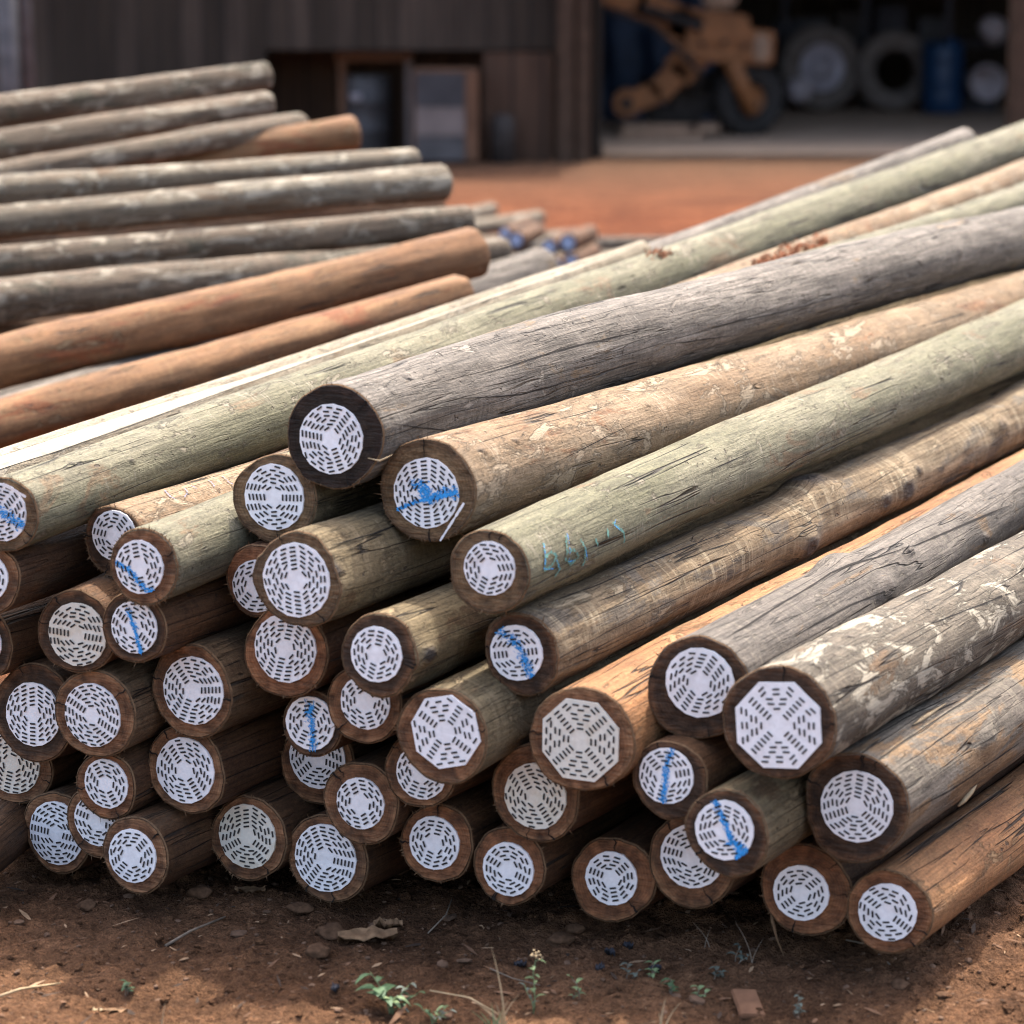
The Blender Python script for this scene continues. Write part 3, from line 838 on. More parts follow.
for nm, px, w in [
    ('F', [(722, 640), (770, 610), (830, 575), (905, 550)], .0022), ('F', [(905, 550), (950, 530), (1010, 505)], .0022), ('F', [(788, 640), (850, 605), (900, 585)], .0016),
    ('F', [(955, 510), (972, 522)], .0014),
    ('H', [(860, 746), (905, 720), (955, 695)], .0016), ('H', [(905, 818), (960, 785), (1000, 758), (1022, 742)], .002), ('H', [(910, 728), (930, 715), (960, 700)], .0022), ('H', [(972, 748), (1005, 728)], .0016),
    ('G', [(822, 700), (850, 690), (890, 672)], .0014), ('G', [(925, 625), (965, 610), (1020, 590)], .0013),
    ('D', [(545, 605), (600, 585), (650, 563), (720, 535)], .0014), ('D', [(595, 603), (640, 585)], .0012), ('D', [(700, 553), (740, 540)], .0013), ('D', [(560, 665), (600, 645)], .0012),
    ('A', [(385, 425), (440, 430), (500, 432)], .0013), ('A', [(430, 352), (446, 360)], .0022), ('A', [(440, 400), (520, 395), (600, 372)], .0012), ('A', [(480, 375), (560, 350), (650, 330)], .0012), ('A', [(560, 410), (610, 395)], .0013),
    ('A', [(700, 330), (780, 312), (860, 290)], .0013), ('A', [(660, 345), (740, 335)], .0013), ('A', [(395, 445), (450, 448)], .0012),
    ('L1', [(120, 505), (160, 492), (200, 480)], .001), ('L1', [(700, 240), (790, 212), (860, 188)], .001), ('I', [(930, 865), (965, 840)], .0011), ('I', [(955, 860), (1000, 820)], .001), ('C', [(700, 475), (760, 448)], .0011), ('C', [(560, 560), (640, 525)], .0008), ('B', [(540, 470), (640, 420)], .0009),
    ('AD', [(328, 545), (370, 535), (410, 520)], .0012), ('AD', [(340, 552), (372, 546)], .0008), ('E', [(640, 690), (690, 665)], .0011), ('AK', [(215, 670), (240, 660)], .0012), ('AL', [(125, 695), (148, 688)], .0012)]:
    split(poles[nm], px, w)

# ---- poles seen lengthwise behind the front ones: two photo points with their distances
def long_pole(label, a, b_, ra, rb, bk, en, seed, before=0.0, after=0.0, group=None, step=0.05, seg=40, **kw):
    A, B = P(*a), P(*b_)
    u = (B - A).normalized()
    L0 = (B - A).length
    RA, RB = ra * a[2] / F_PX, rb * b_[2] / F_PX
    k = (RB - RA) / L0
    p0 = A - u * before
    po = Pole(label, p0, B, RA - k * before, RB, L0 + before, BARK[bk], ENDS[en], seed, L=L0 + before + after, seg=seg, step=step, group=group, **kw)
    return po
g1 = 'loose poles laid over the back of the front pile'
po = long_pole('pale peeled pole with a bright white bare strip, beside the long pale green pole', (-30, 487, 5.55), (645, 254, 7.9), 30, 12, 'white', 'red', 201, 0.4, 0.0, g1)
W_ = po
vs = []; n_ = 150; m_ = 10
for i in range(n_ + 1):
    s_ = 0.25 + (po.L - 0.35) * i / n_
    w0 = 0.28 * (1 - 0.8 * min(1, max(0, (i / n_ - .15) / .35))) * (0.9 + 0.35 * mnoise.noise(Vector((s_ * 1.7, 2, 0))) + .1 * mnoise.noise(Vector((s_ * 9, 4, 0)))) * min(1, (n_ - i) / 12)
    mid = po.pick(-20, 470)[1] * 0 + 2.25
    for j in range(m_ + 1):
        vs.append(po.surf(s_, mid + w0 * (2 * j / m_ - 1), 0.0012))
from_data('bare_wood_strip', vs, [(i * (m_ + 1) + j, (i + 1) * (m_ + 1) + j, (i + 1) * (m_ + 1) + j + 1, i * (m_ + 1) + j + 1) for i in range(n_) for j in range(m_)], [M['barewood']], po.root)
po = long_pole('weathered grey pole whose rounded far end shows beyond the long pale green pole', (330, 380, 6.7), (966, 141, 9.9), 17, 13, 'grey', 'dark', 202, 0.3, 0.0, g1)
po = long_pole('tan pole with torn red bark, between the pale green pole and the grey top pole', (820, 252, 7.9), (1015, 182, 9.3), 18, 17, 'tan', 'brown', 203, 2.0, 1.5, g1, fine=0)
T = po
po = long_pole('pale green pole directly behind the upper side of the grey top pole', (835, 263, 7.3), (1024, 201, 8.6), 20, 19, 'green', 'brown', 204, 1.6, 1.5, g1)
# torn bark on the tan pole
b = MB(); rnd = random.Random(8)
for _ in range(420):
    px = rnd.uniform(752, 828); f = (px - 752) / 76
    s, th = T.pick(px, 266 - 26 * f + rnd.gauss(0, 4))
    p = T.surf(s, th, 0.001)
    d = Vector((rnd.uniform(-1, 1), rnd.uniform(-.5, .5), rnd.uniform(-.1, .15))).normalized() * rnd.uniform(.006, .02)
    w = Vector((0, .003, .003))
    b.add([p - w, p + w, p + d + w * .3, p + d - w * .3 + Vector((0, 0, .003))], [(0, 1, 2, 3)])
b.build('torn_red_bark', M['redbark'], T.root)
b = MB()
L1 = poles['L1']
for _ in range(60):
    s, th = L1.pick(rnd.gauss(657, 7), 255 + rnd.gauss(0, 2.2))
    p = L1.surf(s, th, 0.001)
    d = Vector((rnd.uniform(-1, 1), rnd.uniform(-.5, .5), rnd.uniform(0, .5))).normalized() * rnd.uniform(.008, .022)
    w = Vector((0, .002, .002))
    b.add([p - w, p + w, p + d + w * .3, p + d - w * .3 + Vector((0, 0, .002))], [(0, 1, 2, 3)])
b.build('torn_red_bark', M['redbark'], L1.root)

g2 = 'poles stacked crosswise in the pile behind'
BK = [  # label, left point, right end, radii, bark, end
 ('brown grey pole, topmost of the rear stack', (0, 110, 9.7), (266, 76, 10.5), 17, 15, 'warm', 'brown'),
 ('grey brown pole second from the top of the rear stack, pale patch near its end', (0, 147, 9.5), (268, 104, 10.3), 16, 14, 'warm', 'brown'),
 ('thin brown pole third from the top of the rear stack', (0, 173, 9.3), (304, 122, 10.1), 14, 13, 'warm', 'brown'),
 ('slanting pole with an orange end in the upper rear stack', (100, 174, 9.75), (356, 134, 10.1), 14, 18, 'rust', 'red'),
 ('straight olive grey pole below the slanting orange-ended one', (0, 192, 8.9), (416, 159, 9.7), 17, 12, 'pale', 'brown'),
 ('pale thick pole with orange-stained end, middle of the rear stack', (0, 225, 8.7), (444, 184, 9.5), 17, 19, 'pale', 'red'),
 ('dark grey spotted pole with a narrow orange collar at its end', (0, 261, 8.5), (470, 220, 9.2), 18, 16, 'warm', 'red'),
 ('pale blotched pole reaching out past the upper orange pole', (0, 302, 8.2), (504, 251, 9.3), 23, 16, 'warm', 'brown'),
 ('upper orange pole in the rear stack, lying over the blotched one', (0, 365, 7.6), (476, 252, 8.6), 26, 25, 'rust', 'red'),
 ('lower orange pole in the rear stack beside the white peeled pole', (0, 424, 7.2), (463, 294, 8.1), 25, 19, 'rust', 'red'),
 ('thick grey pole with a rounded end below the orange poles', (300, 338, 8.4), (541, 271, 9.4), 26, 25, 'grey', 'olive'),
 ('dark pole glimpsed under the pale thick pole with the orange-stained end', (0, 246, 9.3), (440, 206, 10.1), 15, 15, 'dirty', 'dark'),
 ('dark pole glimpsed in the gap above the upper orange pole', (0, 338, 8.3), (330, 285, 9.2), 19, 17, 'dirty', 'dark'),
 ('grey pole glimpsed in the gap between the two orange poles', (0, 402, 8.0), (420, 300, 8.9), 18, 18, 'grey', 'dark'),
]
for i, (lab, a, e, ra, rb, bk, en) in enumerate(BK):
    long_pole(lab, a, e, ra, rb, bk, en, 230 + i, 0.1 if lab.startswith('slanting') else 1.6, 0.0, g2, 0.05, 40, wob=2.0, rough_cut=0.006)

g3 = 'small posts lying on the ground beyond the piles'
SM = [
 ('short grey post lying farthest back beyond the piles', (430, 226, 16.5), (493, 209, 17.0), 9, 8, 'pale', 'brown'),
 ('pale post with clean end behind the blue-capped posts', (455, 232, 16.0), (540, 219, 16.6), 9, 8.5, 'pale', 'brown'),
 ('grey post running behind the blue-capped posts', (470, 246, 15.6), (584, 236, 16.0), 9.5, 9, 'pale', 'brown'),
 ('long grey post lying towards the tip of the white peeled pole', (520, 248, 15.7), (690, 243, 15.6), 9, 8, 'mottle', 'brown'),
 ('grey post low between the blue-capped posts and the white pole', (560, 262, 15.1), (640, 258, 15.1), 9, 8, 'pale', 'brown'),
]
for i, (lab, a, e, ra, rb, bk, en) in enumerate(SM):
    long_pole(lab, a, e, ra, rb, bk, en, 260 + i, 0.8, 0.0, g3, 0.12, 28)
M['blueplate'] = plate_mat('blue_painted_plate', (0.34, 0.47, 0.66), (0.55, 0.57, 0.62))
BL = [(505, 233, 14.3, 7, 'small blue-capped post half hidden at the left of its group'), (516, 240, 14.2, 9, 'blue-capped post right of the half hidden one, nearest the orange pole'),
      (549, 247, 14.2, 9, 'blue-capped post at the upper left of the group of four'), (568, 243, 14.2, 9.5, 'blue-capped post at the top of the group of four'),
      (571, 262, 14.1, 9, 'blue-capped post at the lower right of the group of four'), (556, 266, 14.05, 8.5, 'blue-capped post lowest in its group, partly hidden by the grey pole')]
for i, (x, y, d, r, lab) in enumerate(BL):
    p0 = P(x, y, d); v = Vector((math.sin(R_(14)), math.cos(R_(14)), 0.0))
    po = Pole(lab, p0, p0 + v, r * d / F_PX, r * d / F_PX, 1, BARK['dirty'], ENDS['black'], 280 + i, L=0.5, seg=24, step=0.15, group='blue-capped posts', name='timber_post', checks=0, root_cat='post')
    po.plate(0, 0, r * 0.74 * d / F_PX, 'round', M['blueplate'], None, d / F_PX)

# ------------------------------------------------------------------ ground
def soil():
    m = NT('red_soil')
    v = m.vec(False)
    sx = m.n('ShaderNodeSeparateXYZ'); m.l(v, sx.inputs[0])
    n1 = m.noise(v, 1.7, 7, 0.65, 0.5)
    n2 = m.noise(v, 14, 6, 0.7, 0.3)
    n3 = m.noise(v, 90, 4, 0.65)
    n4 = m.noise(v, 330, 2, 0.6)
    near = m.mix(m.rng(n1, 0.38, 0.62), (0.112, 0.056, 0.029), (0.190, 0.098, 0.052))
    far = m.mix(m.rng(n1, 0.38, 0.62), (0.110, 0.033, 0.013), (0.195, 0.064, 0.026))
    dusty = (0.125, 0.080, 0.050)
    y2 = m.math('ADD', sx.outputs[1], m.math('MULTIPLY', n1, 3.0))
    col = m.mix(m.rng(y2, 6.5, 10.0), near, far)
    y3 = m.math('ADD', sx.outputs[1], m.math('MULTIPLY', n2, 4.0))
    col = m.mix(m.rng(y3, 20.0, 25.0, 0, 0.8), col, dusty)
    col = m.val(col, m.rng(n2, 0.28, 0.72, 0.55, 1.36))
    col = m.val(col, m.rng(n3, 0.28, 0.72, 0.5, 1.45))
    col = m.mix(m.rng(n3, 0.66, 0.74, 0, 0.5), col, (0.324, 0.202, 0.120))
    col = m.val(col, m.rng(n4, 0.3, 0.7, 0.6, 1.35))
    m.color(col)
    h = m.math('ADD', m.math('MULTIPLY', n2, 1.2), m.math('ADD', n3, m.math('MULTIPLY', n4, 0.4)))
    m.bump(h, 1.0, 0.02)
    m.b.inputs['Roughness'].default_value = 0.95
    m.b.inputs['Specular IOR Level'].default_value = 0.1
    return m.m
M['soil'] = soil()

def axis_vals(spec):
    out = []
    for a, b_, st in spec:
        x = a
        while x < b_ - 1e-6:
            out.append(x); x += st
    out.append(spec[-1][1])
    return out
def ground_h(x, y):
    f = max(0.0, min(1.0, (6.2 - y) / 0.8)) * max(0.0, min(1.0, (1.9 - abs(x)) / 0.5)) if y < 6.2 else 0
    g = 0.006 * mnoise.noise(Vector((x * 1.5, y * 1.5, 0))) if abs(y) < 30 else 0
    if f > 0:
        q = Vector((x, y, 0.3))
        h = 0.018 * mnoise.noise(q * 5) + 0.014 * mnoise.noise(q * 13) + 0.015 * abs(mnoise.noise(q * 29)) + 0.006 * mnoise.noise(q * 61)
        h += 0.003 * mnoise.noise(q * 130)
        g += f * (h - 0.012)
    return g - 0.004
xs = axis_vals([(-1500, -100, 200), (-100, -10, 10), (-10, -1.6, 0.4), (-1.6, 1.6, 0.011), (1.6, 10, 0.4), (10, 100, 10), (100, 1500, 200)])
ys = axis_vals([(-200, -20, 30), (-20, 3.6, 0.8), (3.6, 5.5, 0.010), (5.5, 6.4, 0.06), (6.4, 30, 0.4), (30, 100, 10), (100, 2500, 200)])
vs = [(x, y, ground_h(x, y)) for y in ys for x in xs]
nx = len(xs)
fs = [(j * nx + i, j * nx + i + 1, (j + 1) * nx + i + 1, (j + 1) * nx + i) for j in range(len(ys) - 1) for i in range(nx - 1)]
go = from_data('ground', vs, fs, [M['soil']])
go['kind'] = 'structure'

# crumbs of soil and gravel: nobody could count them
rnd = random.Random(77)
bm = bmesh.new(); bmesh.ops.create_icosphere(bm, subdivisions=1, radius=1)
ico_v = [v.co.copy() for v in bm.verts]; ico_f = [[v.index for v in f.verts] for f in bm.faces]; bm.free()
def rock(b, x, y, r, flat=0.65, mi=0, sink=0.3):
    o = Vector((rnd.uniform(0, 99), rnd.uniform(0, 99), 0))
    sc = Vector((rnd.uniform(.7, 1.3), rnd.uniform(.7, 1.3), rnd.uniform(.5, 1) * flat)) * r
    ro = Matrix.Rotation(rnd.uniform(0, 6.28), 3, 'Z') @ Matrix.Rotation(rnd.gauss(0, .3), 3, 'X')
    z = ground_h(x, y)
    b.add([Vector((x, y, z + r * flat * (0.5 - sink))) + ro @ Vector((v.x * sc.x, v.y * sc.y, v.z * sc.z)) * (1 + 0.45 * mnoise.noise(v * 1.3 + o)) for v in ico_v], ico_f, mi)
b = MB()
for _ in range(6500):
    x, y = rnd.uniform(-1.15, 1.3), rnd.uniform(4.2, 5.45)
    r = 0.0018 * math.exp(abs(rnd.gauss(0, 0.75)))
    rock(b, x, y, min(r, 0.014), 0.7, 0 if rnd.random() < .8 else 1)
so_ = b.build('soil_crumbs', [M['soil'], plain('gravel', (0.12, 0.07, 0.043), 0.9, 0, 0.4, 40)], None, False)
so_['kind'] = 'stuff'

b = MB()
for _ in range(1500):
    x, y = rnd.uniform(-1.1, 1.2), rnd.uniform(4.25, 5.3)
    a = rnd.uniform(0, 6.28); l_ = 0.004 * math.exp(abs(rnd.gauss(0, .8))); w_ = l_ * rnd.uniform(.06, .3)
    z = ground_h(x, y) + .001
    d_ = Vector((math.cos(a), math.sin(a), rnd.gauss(.05, .2))) * min(l_, .03); n_ = Vector((-math.sin(a), math.cos(a), rnd.gauss(0, .3))) * min(w_, .004)
    c_ = Vector((x, y, z + abs(d_.z) * .5))
    b.add([c_ - d_ - n_ * .3, c_ - n_, c_ + d_ - n_ * .2, c_ + d_ * .9 + n_ * .4, c_ + n_ + Vector((0, 0, .001)), c_ - d_ * .8 + n_ * .5], [(0, 1, 4, 5), (1, 2, 3, 4)], rnd.choice((0, 0, 1, 2)))
li = b.build('wood_litter', [plain('bark_litter', (0.15, 0.08, 0.045), .9, 0, .4, 40), plain('pale_litter', (0.30, 0.19, 0.11), .9, 0, .4, 40), plain('dark_litter', (0.05, 0.032, 0.022), .9, 0, .4, 40)], None, False)
li['kind'] = 'stuff'
M['clod'] = plain('dark_soil_clod', (0.098, 0.054, 0.031), 0.95, 0, 0.4, 60, 0.1, 0.5)
M['leafbrown'] = plain('dead_leaf', (0.221, 0.131, 0.070), 0.8, 0, 0.35, 70, 0.2)
M['leafgrey'] = plain('dusty_grey_green_leaf', (0.107, 0.123, 0.098), 0.7, 0, 0.3, 50, 0.3)
M['leafgreen'] = plain('fresh_weed_leaf', (0.055, 0.105, 0.045), 0.6, 0, 0.3, 50, 0.35)
M['leafpale'] = plain('pale_weed_leaf', (0.156, 0.213, 0.098), 0.65, 0, 0.3, 50, 0.3)
M['straw'] = plain('dry_straw', (0.410, 0.303, 0.172), 0.7, 0, 0.3, 50, 0.3)
M['twig'] = plain('grey_twig', (0.180, 0.139, 0.102), 0.85, 0, 0.3, 60)
M['board'] = plain('offcut_wood', (0.164, 0.082, 0.045), 0.8, 0, 0.3, 30)
M['charcoal'] = plain('dark_chip', (0.041, 0.041, 0.048), 0.8, 0, 0.4, 60)

def leaf(b, base, d, up, ln, w, curl=0.3, mi=0, n=5):
    d = d.normalized(); side = d.cross(up).normalized(); nrm = side.cross(d).normalized()
    vs = []
    for i in range(n + 1):
        f = i / n
        ww = w * (math.sin(math.pi * min(1, f * 0.93 + 0.05)) ** 0.8) * (1 if i < n else 0.1)
        c = base + d * ln * f + nrm * (-curl * ln * f * f + 0.12 * ln * math.sin(f * 3))
        vs += [c - side * ww / 2 + nrm * ww * .18, c, c + side * ww / 2 + nrm * ww * .18]
    fs = []
    for i in range(n):
        k = 3 * i
        fs += [(k, k + 1, k + 4, k + 3), (k + 1, k + 2, k + 5, k + 4)]
    b.add(vs, fs, mi)

def gp(px, py):
    p = G(px, py)
    return Vector((p.x, p.y, ground_h(p.x, p.y)))

def weed(name, label, px, py, stems, mats, seed, cat='plant', group=None):
    """stems: list of (height, lean x, lean y, n leaves, leaf length, leaf width, material key)"""
    r = random.Random(seed)
    p = gp(px, py)
    t = thing(name, label, cat, p, None, group)
    sb = MB(); lbs = {}
    for (h, lx, ly, nl, ll, lw, mk) in stems:
        b0 = Vector((r.uniform(-.006, .006), r.uniform(-.006, .006), -0.004))
        pts = [b0 + Vector((lx * f * f, ly * f * f, h * f)) + Vector((r.gauss(0, .0015), r.gauss(0, .0015), 0)) * (f > 0) for f in (0, .25, .5, .75, 1)]
        sb.tube(pts, [0.0013, 0.0012, 0.001, 0.0008, 0.0005], 5)
        lb = lbs.setdefault(mk, MB())
        for i in range(nl):
            f = 0.25 + 0.75 * (i + 0.5) / max(nl, 1)
            k = min(3, int(f * 4)); g = f * 4 - k
            c = pts[k].lerp(pts[min(k + 1, 4)], g)
            a = i * 2.4 + r.uniform(-.5, .5)
            d = Vector((math.cos(a), math.sin(a), r.uniform(0.0, .7)))
            leaf(lb, c, d, Vector((0, 0, 1)), ll * r.uniform(.65, 1.15), lw * r.uniform(.7, 1.15), r.uniform(.0, .5))
    sb.build('stem', M[mats], t, True)
    for mk, lb in lbs.items():
        if lb.v: lb.build('foliage', M[mk], t, True)
    return t

def tuft(name, label, px, py, blades, mk, seed, cat='grass tuft'):
    r = random.Random(seed)
    p = gp(px, py)
    b = MB()
    for (h, lx, ly, w) in blades:
        o = Vector((r.uniform(-.008, .008), r.uniform(-.006, .006), -.003))
        n = 7; vs = []
        for i in range(n + 1):
            f = i / n
            c = o + Vector((lx * f ** 1.7, ly * f ** 1.7, h * f))
            ww = w * (1 - f ** 2 * .9)
            vs += [c + Vector((-ww / 2, 0, 0)), c + Vector((0, -ww * .3, 0)), c + Vector((ww / 2, 0, 0))]
        fs = []
        for i in range(n):
            k = 3 * i; fs += [(k, k + 1, k + 4, k + 3), (k + 1, k + 2, k + 5, k + 4)]
        b.add(vs, fs)
    o = b.build(name, M[mk], None, True)
    o.location = p
    return tag(o, label, cat)

weed('green_weed', 'low green weed with broad leaves in front of the pile', 392, 1002,
     [(.052, -.03, -.01, 6, .04, .02, 'leafgreen'), (.075, -.04, .01, 5, .034, .016, 'leafgreen'), (.055, .035, 0, 6, .026, .010, 'leafgrey'), (.035, .045, .01, 6, .022, .008, 'leafgreen'), (.04, .01, -.02, 6, .028, .013, 'leafpale')], 'leafpale', 3)
weed('green_weed', 'thin leafy weed sprawling beside the tall dry grass blade', 432, 1012,
     [(.03, -.02, 0, 5, .02, .007, 'leafgreen'), (.035, .02, 0, 5, .02, .006, 'leafpale'), (.03, .03, -.01, 6, .022, .007, 'leafgrey')], 'leafpale', 5)
tuft('dry_grass_tuft', 'pale grass tuft with one tall dry blade standing up', 502, 1020,
     [(.135, -.022, .01, .0035), (.06, -.07, .01, .003), (.05, .02, 0, .003), (.045, -.01, 0, .003), (.055, .03, .01, .0026), (.035, -.03, 0, .003), (.03, .015, -.01, .003), (.04, .0, -.01, .0035)], 'straw', 6)
tuft('green_grass_tuft', 'short fresh grass blades at the foot of the tall dry blade', 494, 1022,
     [(.035, -.02, 0, .003), (.04, .012, 0, .003), (.045, -.005, .01, .0028), (.03, .028, 0, .003), (.036, -.03, 0, .0026), (.03, .0, -.01, .003)], 'leafpale', 7)
t = weed('flowering_weed', 'slender upright weed topped with tiny pale flowers', 534, 1000,
     [(.095, .002, .0, 9, .02, .008, 'leafpale'), (.05, -.015, .0, 5, .016, .007, 'leafgrey')], 'leafpale', 9)
b = MB(); rnd = random.Random(4)
for _ in range(16):
    c = Vector((.002 + rnd.gauss(0, .005), rnd.gauss(0, .004), .097 + rnd.gauss(0, .004)))
    b.lathe([(.0006, 0), (.0022, .001), (.002, .0025), (.0004, .003)], 6, Matrix.Translation(c))
b.build('flower_head', M['straw'], t)
sp = [('small grey-green seedling under the reddish bottom middle pole', 628, 972, 'leafgrey', 11), ('seedling with dark shiny leaves left of the tall twig', 652, 968, 'leafpale', 12),
      ('wilted dark seedling beside a thin dead stem', 716, 975, 'leafgrey', 13), ('green sprig with paired leaves below the lowest poles', 700, 990, 'leafpale', 14),
      ('tiny pale sprig in bare soil near the flowering weed', 576, 988, 'leafpale', 15), ('small green sprig between two grey seedlings', 672, 985, 'leafgreen', 16),
      ('low grey sprig in the soil at the foot of the blue zigzag pole', 735, 958, 'leafgrey', 17), ('tiny sprig on bare soil beside the dead brown leaf strip', 128, 985, 'leafgreen', 18),
      ('flat green sprig close to the front edge, right of the wood offcut', 795, 1004, 'leafgrey', 19)]
for lab, x, y, mk, sd in sp:
    r = random.Random(sd)
    weed('seedling', lab, x, y, [(.03 * r.uniform(.7, 1.5), r.uniform(-.015, .015), 0, 5, .017, .009, mk), (.02, r.uniform(-.02, .02), -.005, 4, .014, .008, mk)], 'twig', sd, 'seedling', 'seedlings in front of the pile')
tuft('dry_stalk', 'forked dry straw stalk standing at the front edge', 664, 1020, [(.055, .008, 0, .004), (.05, .026, 0, .003), (.03, -.004, 0, .003)], 'straw', 21, 'stalk')
tuft('dry_stalk', 'thin dry straw leaning at the lower left front edge', 157, 1022, [(.06, .008, 0, .0022)], 'straw', 22, 'stalk')
tuft('dry_stalk', 'thin dead stem leaning against the shade right of the seedlings', 748, 962, [(.075, -.03, 0, .002), (.05, .02, 0, .0016)], 'twig', 23, 'stalk')
tuft('dry_stalk', 'dead bent stem between the seedlings and the lowest pole', 708, 945, [(.05, -.03, .0, .002), (.04, .01, 0, .0018)], 'twig', 24, 'stalk')

def twig(label, pts, r, mk='twig', name='twig'):
    b = MB()
    q = [gp(x, y) + Vector((0, 0, z)) for x, y, z in pts]
    c = q[0].copy()
    b.tube([p - c for p in q], [r * (1 - .5 * i / len(q)) for i in range(len(q))], 6)
    o = b.build(name, M[mk], None, True); o.location = c
    return tag(o, label, 'twig')
twig('long pale twig lying at the far lower left', [(-4, 998, .006), (20, 990, .009), (42, 982, .006), (60, 975, .004)], .0024, 'straw')
twig('dark stick lying half buried in shade under the left poles', [(165, 935, .004), (190, 925, .008), (225, 910, .006)], .003)
twig('thin curved root on the soil left of the green weed', [(428, 925, .003), (446, 914, .01), (452, 908, .02)], .0016)
twig('dry grass stem arching over the soil beside the green weed', [(430, 990, .004), (470, 1002, .02), (498, 1012, .004)], .0014, 'straw')
twig('fine dead root on the soil right of the curled dead leaf', [(490, 968, .004), (512, 973, .008), (540, 978, .003)], .0013)
twig('short stick in shade right of the hanging bark strip', [(846, 940, .003), (868, 944, .006), (890, 955, .003)], .002)

def crumpled(name, label, px, py, ln, w, mk, seed, lift=0.02, cat='dead leaf', rot=0.0):
    r = random.Random(seed)
    b = MB(); n, m_ = 10, 6
    vs = []
    for i in range(n + 1):
        for j in range(m_ + 1):
            u, v = i / n - .5, j / m_ - .5
            ww = w * (1 - (2 * u) ** 4 * .7)
            q = Vector((u * 5, v * 4, seed))
            z = lift * (0.5 + 0.9 * mnoise.noise(q)) + 0.35 * lift * mnoise.noise(q * 3) + abs(v) * lift * .6
            vs.append((u * ln + .06 * ln * mnoise.noise(q * 2), v * ww + .1 * w * mnoise.noise(q * 2.3 + Vector((5, 5, 5))), max(0.001, z)))
    fs = [(i * (m_ + 1) + j, i * (m_ + 1) + j + 1, (i + 1) * (m_ + 1) + j + 1, (i + 1) * (m_ + 1) + j) for i in range(n) for j in range(m_)]
    k = len(vs)
    vs2 = vs + [(x, y, z - .0015) for x, y, z in vs]
    fs2 = fs + [tuple(i + k for i in f[::-1]) for f in fs]
    b.add(vs2, fs2)
    o = b.build(name, M[mk], None, True)
    o.location = gp(px, py); o.rotation_euler = (0, 0, rot)
    return tag(o, label, cat)
crumpled('dead_leaf', 'large crumpled brown leaf on the soil below the large-plated bottom pole', 368, 932, .105, .055, 'leafbrown', 3, .02, 'dead leaf', .15)
crumpled('dead_leaf', 'small curled brown leaf beside the large crumpled one', 388, 921, .05, .03, 'leafbrown', 4, .016)
crumpled('bark_chip', 'flat pointed bark chip below the ragged bottom pole', 250, 893, .055, .024, 'leafbrown', 5, .008, 'bark chip')
crumpled('dead_leaf', 'narrow dead leaf strip with a pale tip, lower left', 112, 1000, .05, .008, 'leafbrown', 6, .006, 'dead leaf', -.1)
crumpled('dead_leaf', 'pale torn leaf tip beside the narrow dead strip', 97, 1000, .018, .008, 'straw', 7, .006, 'dead leaf', .2)
b = MB(); b.box((0, 0, 0), (.042, .085, .009), None, 0, .002)
o = b.build('wood_offcut', M['board']); o.location = gp(748, 1000) + Vector((0, 0, .008)); o.rotation_euler = (R_(9), R_(4), R_(7)); tag(o, 'small rectangular wood offcut lying flat in the soil', 'offcut')
CL = [(332, 928, .022, 'rounded clod left of the large crumpled leaf'), (300, 905, .016, 'clod in deep shade under the large-plated bottom pole'), (318, 952, .018, 'flat clod below the rounded clod'),
      (200, 893, .018, 'clod in the dark gap under the lowest left pole'), (88, 900, .016, 'broken clod in shade at the left of the pile'), (560, 935, .018, 'lump of soil under the small reddish bottom pole'),
      (575, 925, .014, 'stone in shade between the two lowest middle poles'), (900, 975, .012, 'clod on the shade line in front of the orange corner pole'), (943, 990, .009, 'small pale stone in the sunlit soil')]
for i, (x, y, r, lab) in enumerate(CL):
    p = gp(x, y); b = MB(); rnd = random.Random(90 + i)
    o_ = Vector((i * 3.3, 1, 2)); bm = bmesh.new(); bmesh.ops.create_icosphere(bm, subdivisions=3, radius=1)
    vv = [(v.co.x * r * 1.25 * (1 + .5 * mnoise.noise(v.co * 1.2 + o_)), v.co.y * r * (1 + .5 * mnoise.noise(v.co * 1.4 - o_)), r * .4 + v.co.z * r * .7 * (1 + .5 * mnoise.noise(v.co * 1.7 + o_) + .15 * mnoise.noise(v.co * 5))) for v in bm.verts]
    b.add(vv, [[v.index for v in f.verts] for f in bm.faces]); bm.free()
    o = b.build('soil_clod', M['clod'], None, True); o.location = p; tag(o, lab, 'clod', 'loose clods in front of the pile')
CH = [(520, 957, 'dark glossy chip beside the flowering weed'), (600, 965, 'dark chip under the middle poles, left of the seedlings'), (628, 940, 'dark chip in shade right under the lowest middle pole'), (655, 963, 'dark chip between the grey seedlings'), (335, 988, 'dark bluish stone chip left of the green weed'), (610, 945, 'smaller dark chip in shade under the lowest middle pole')]
for i, (x, y, lab) in enumerate(CH):
    o = crumpled('dark_chip', lab, x, y, .022, .013, 'charcoal', 20 + i, .012, 'chip', i * 1.1); o['group'] = 'dark chips on the soil'

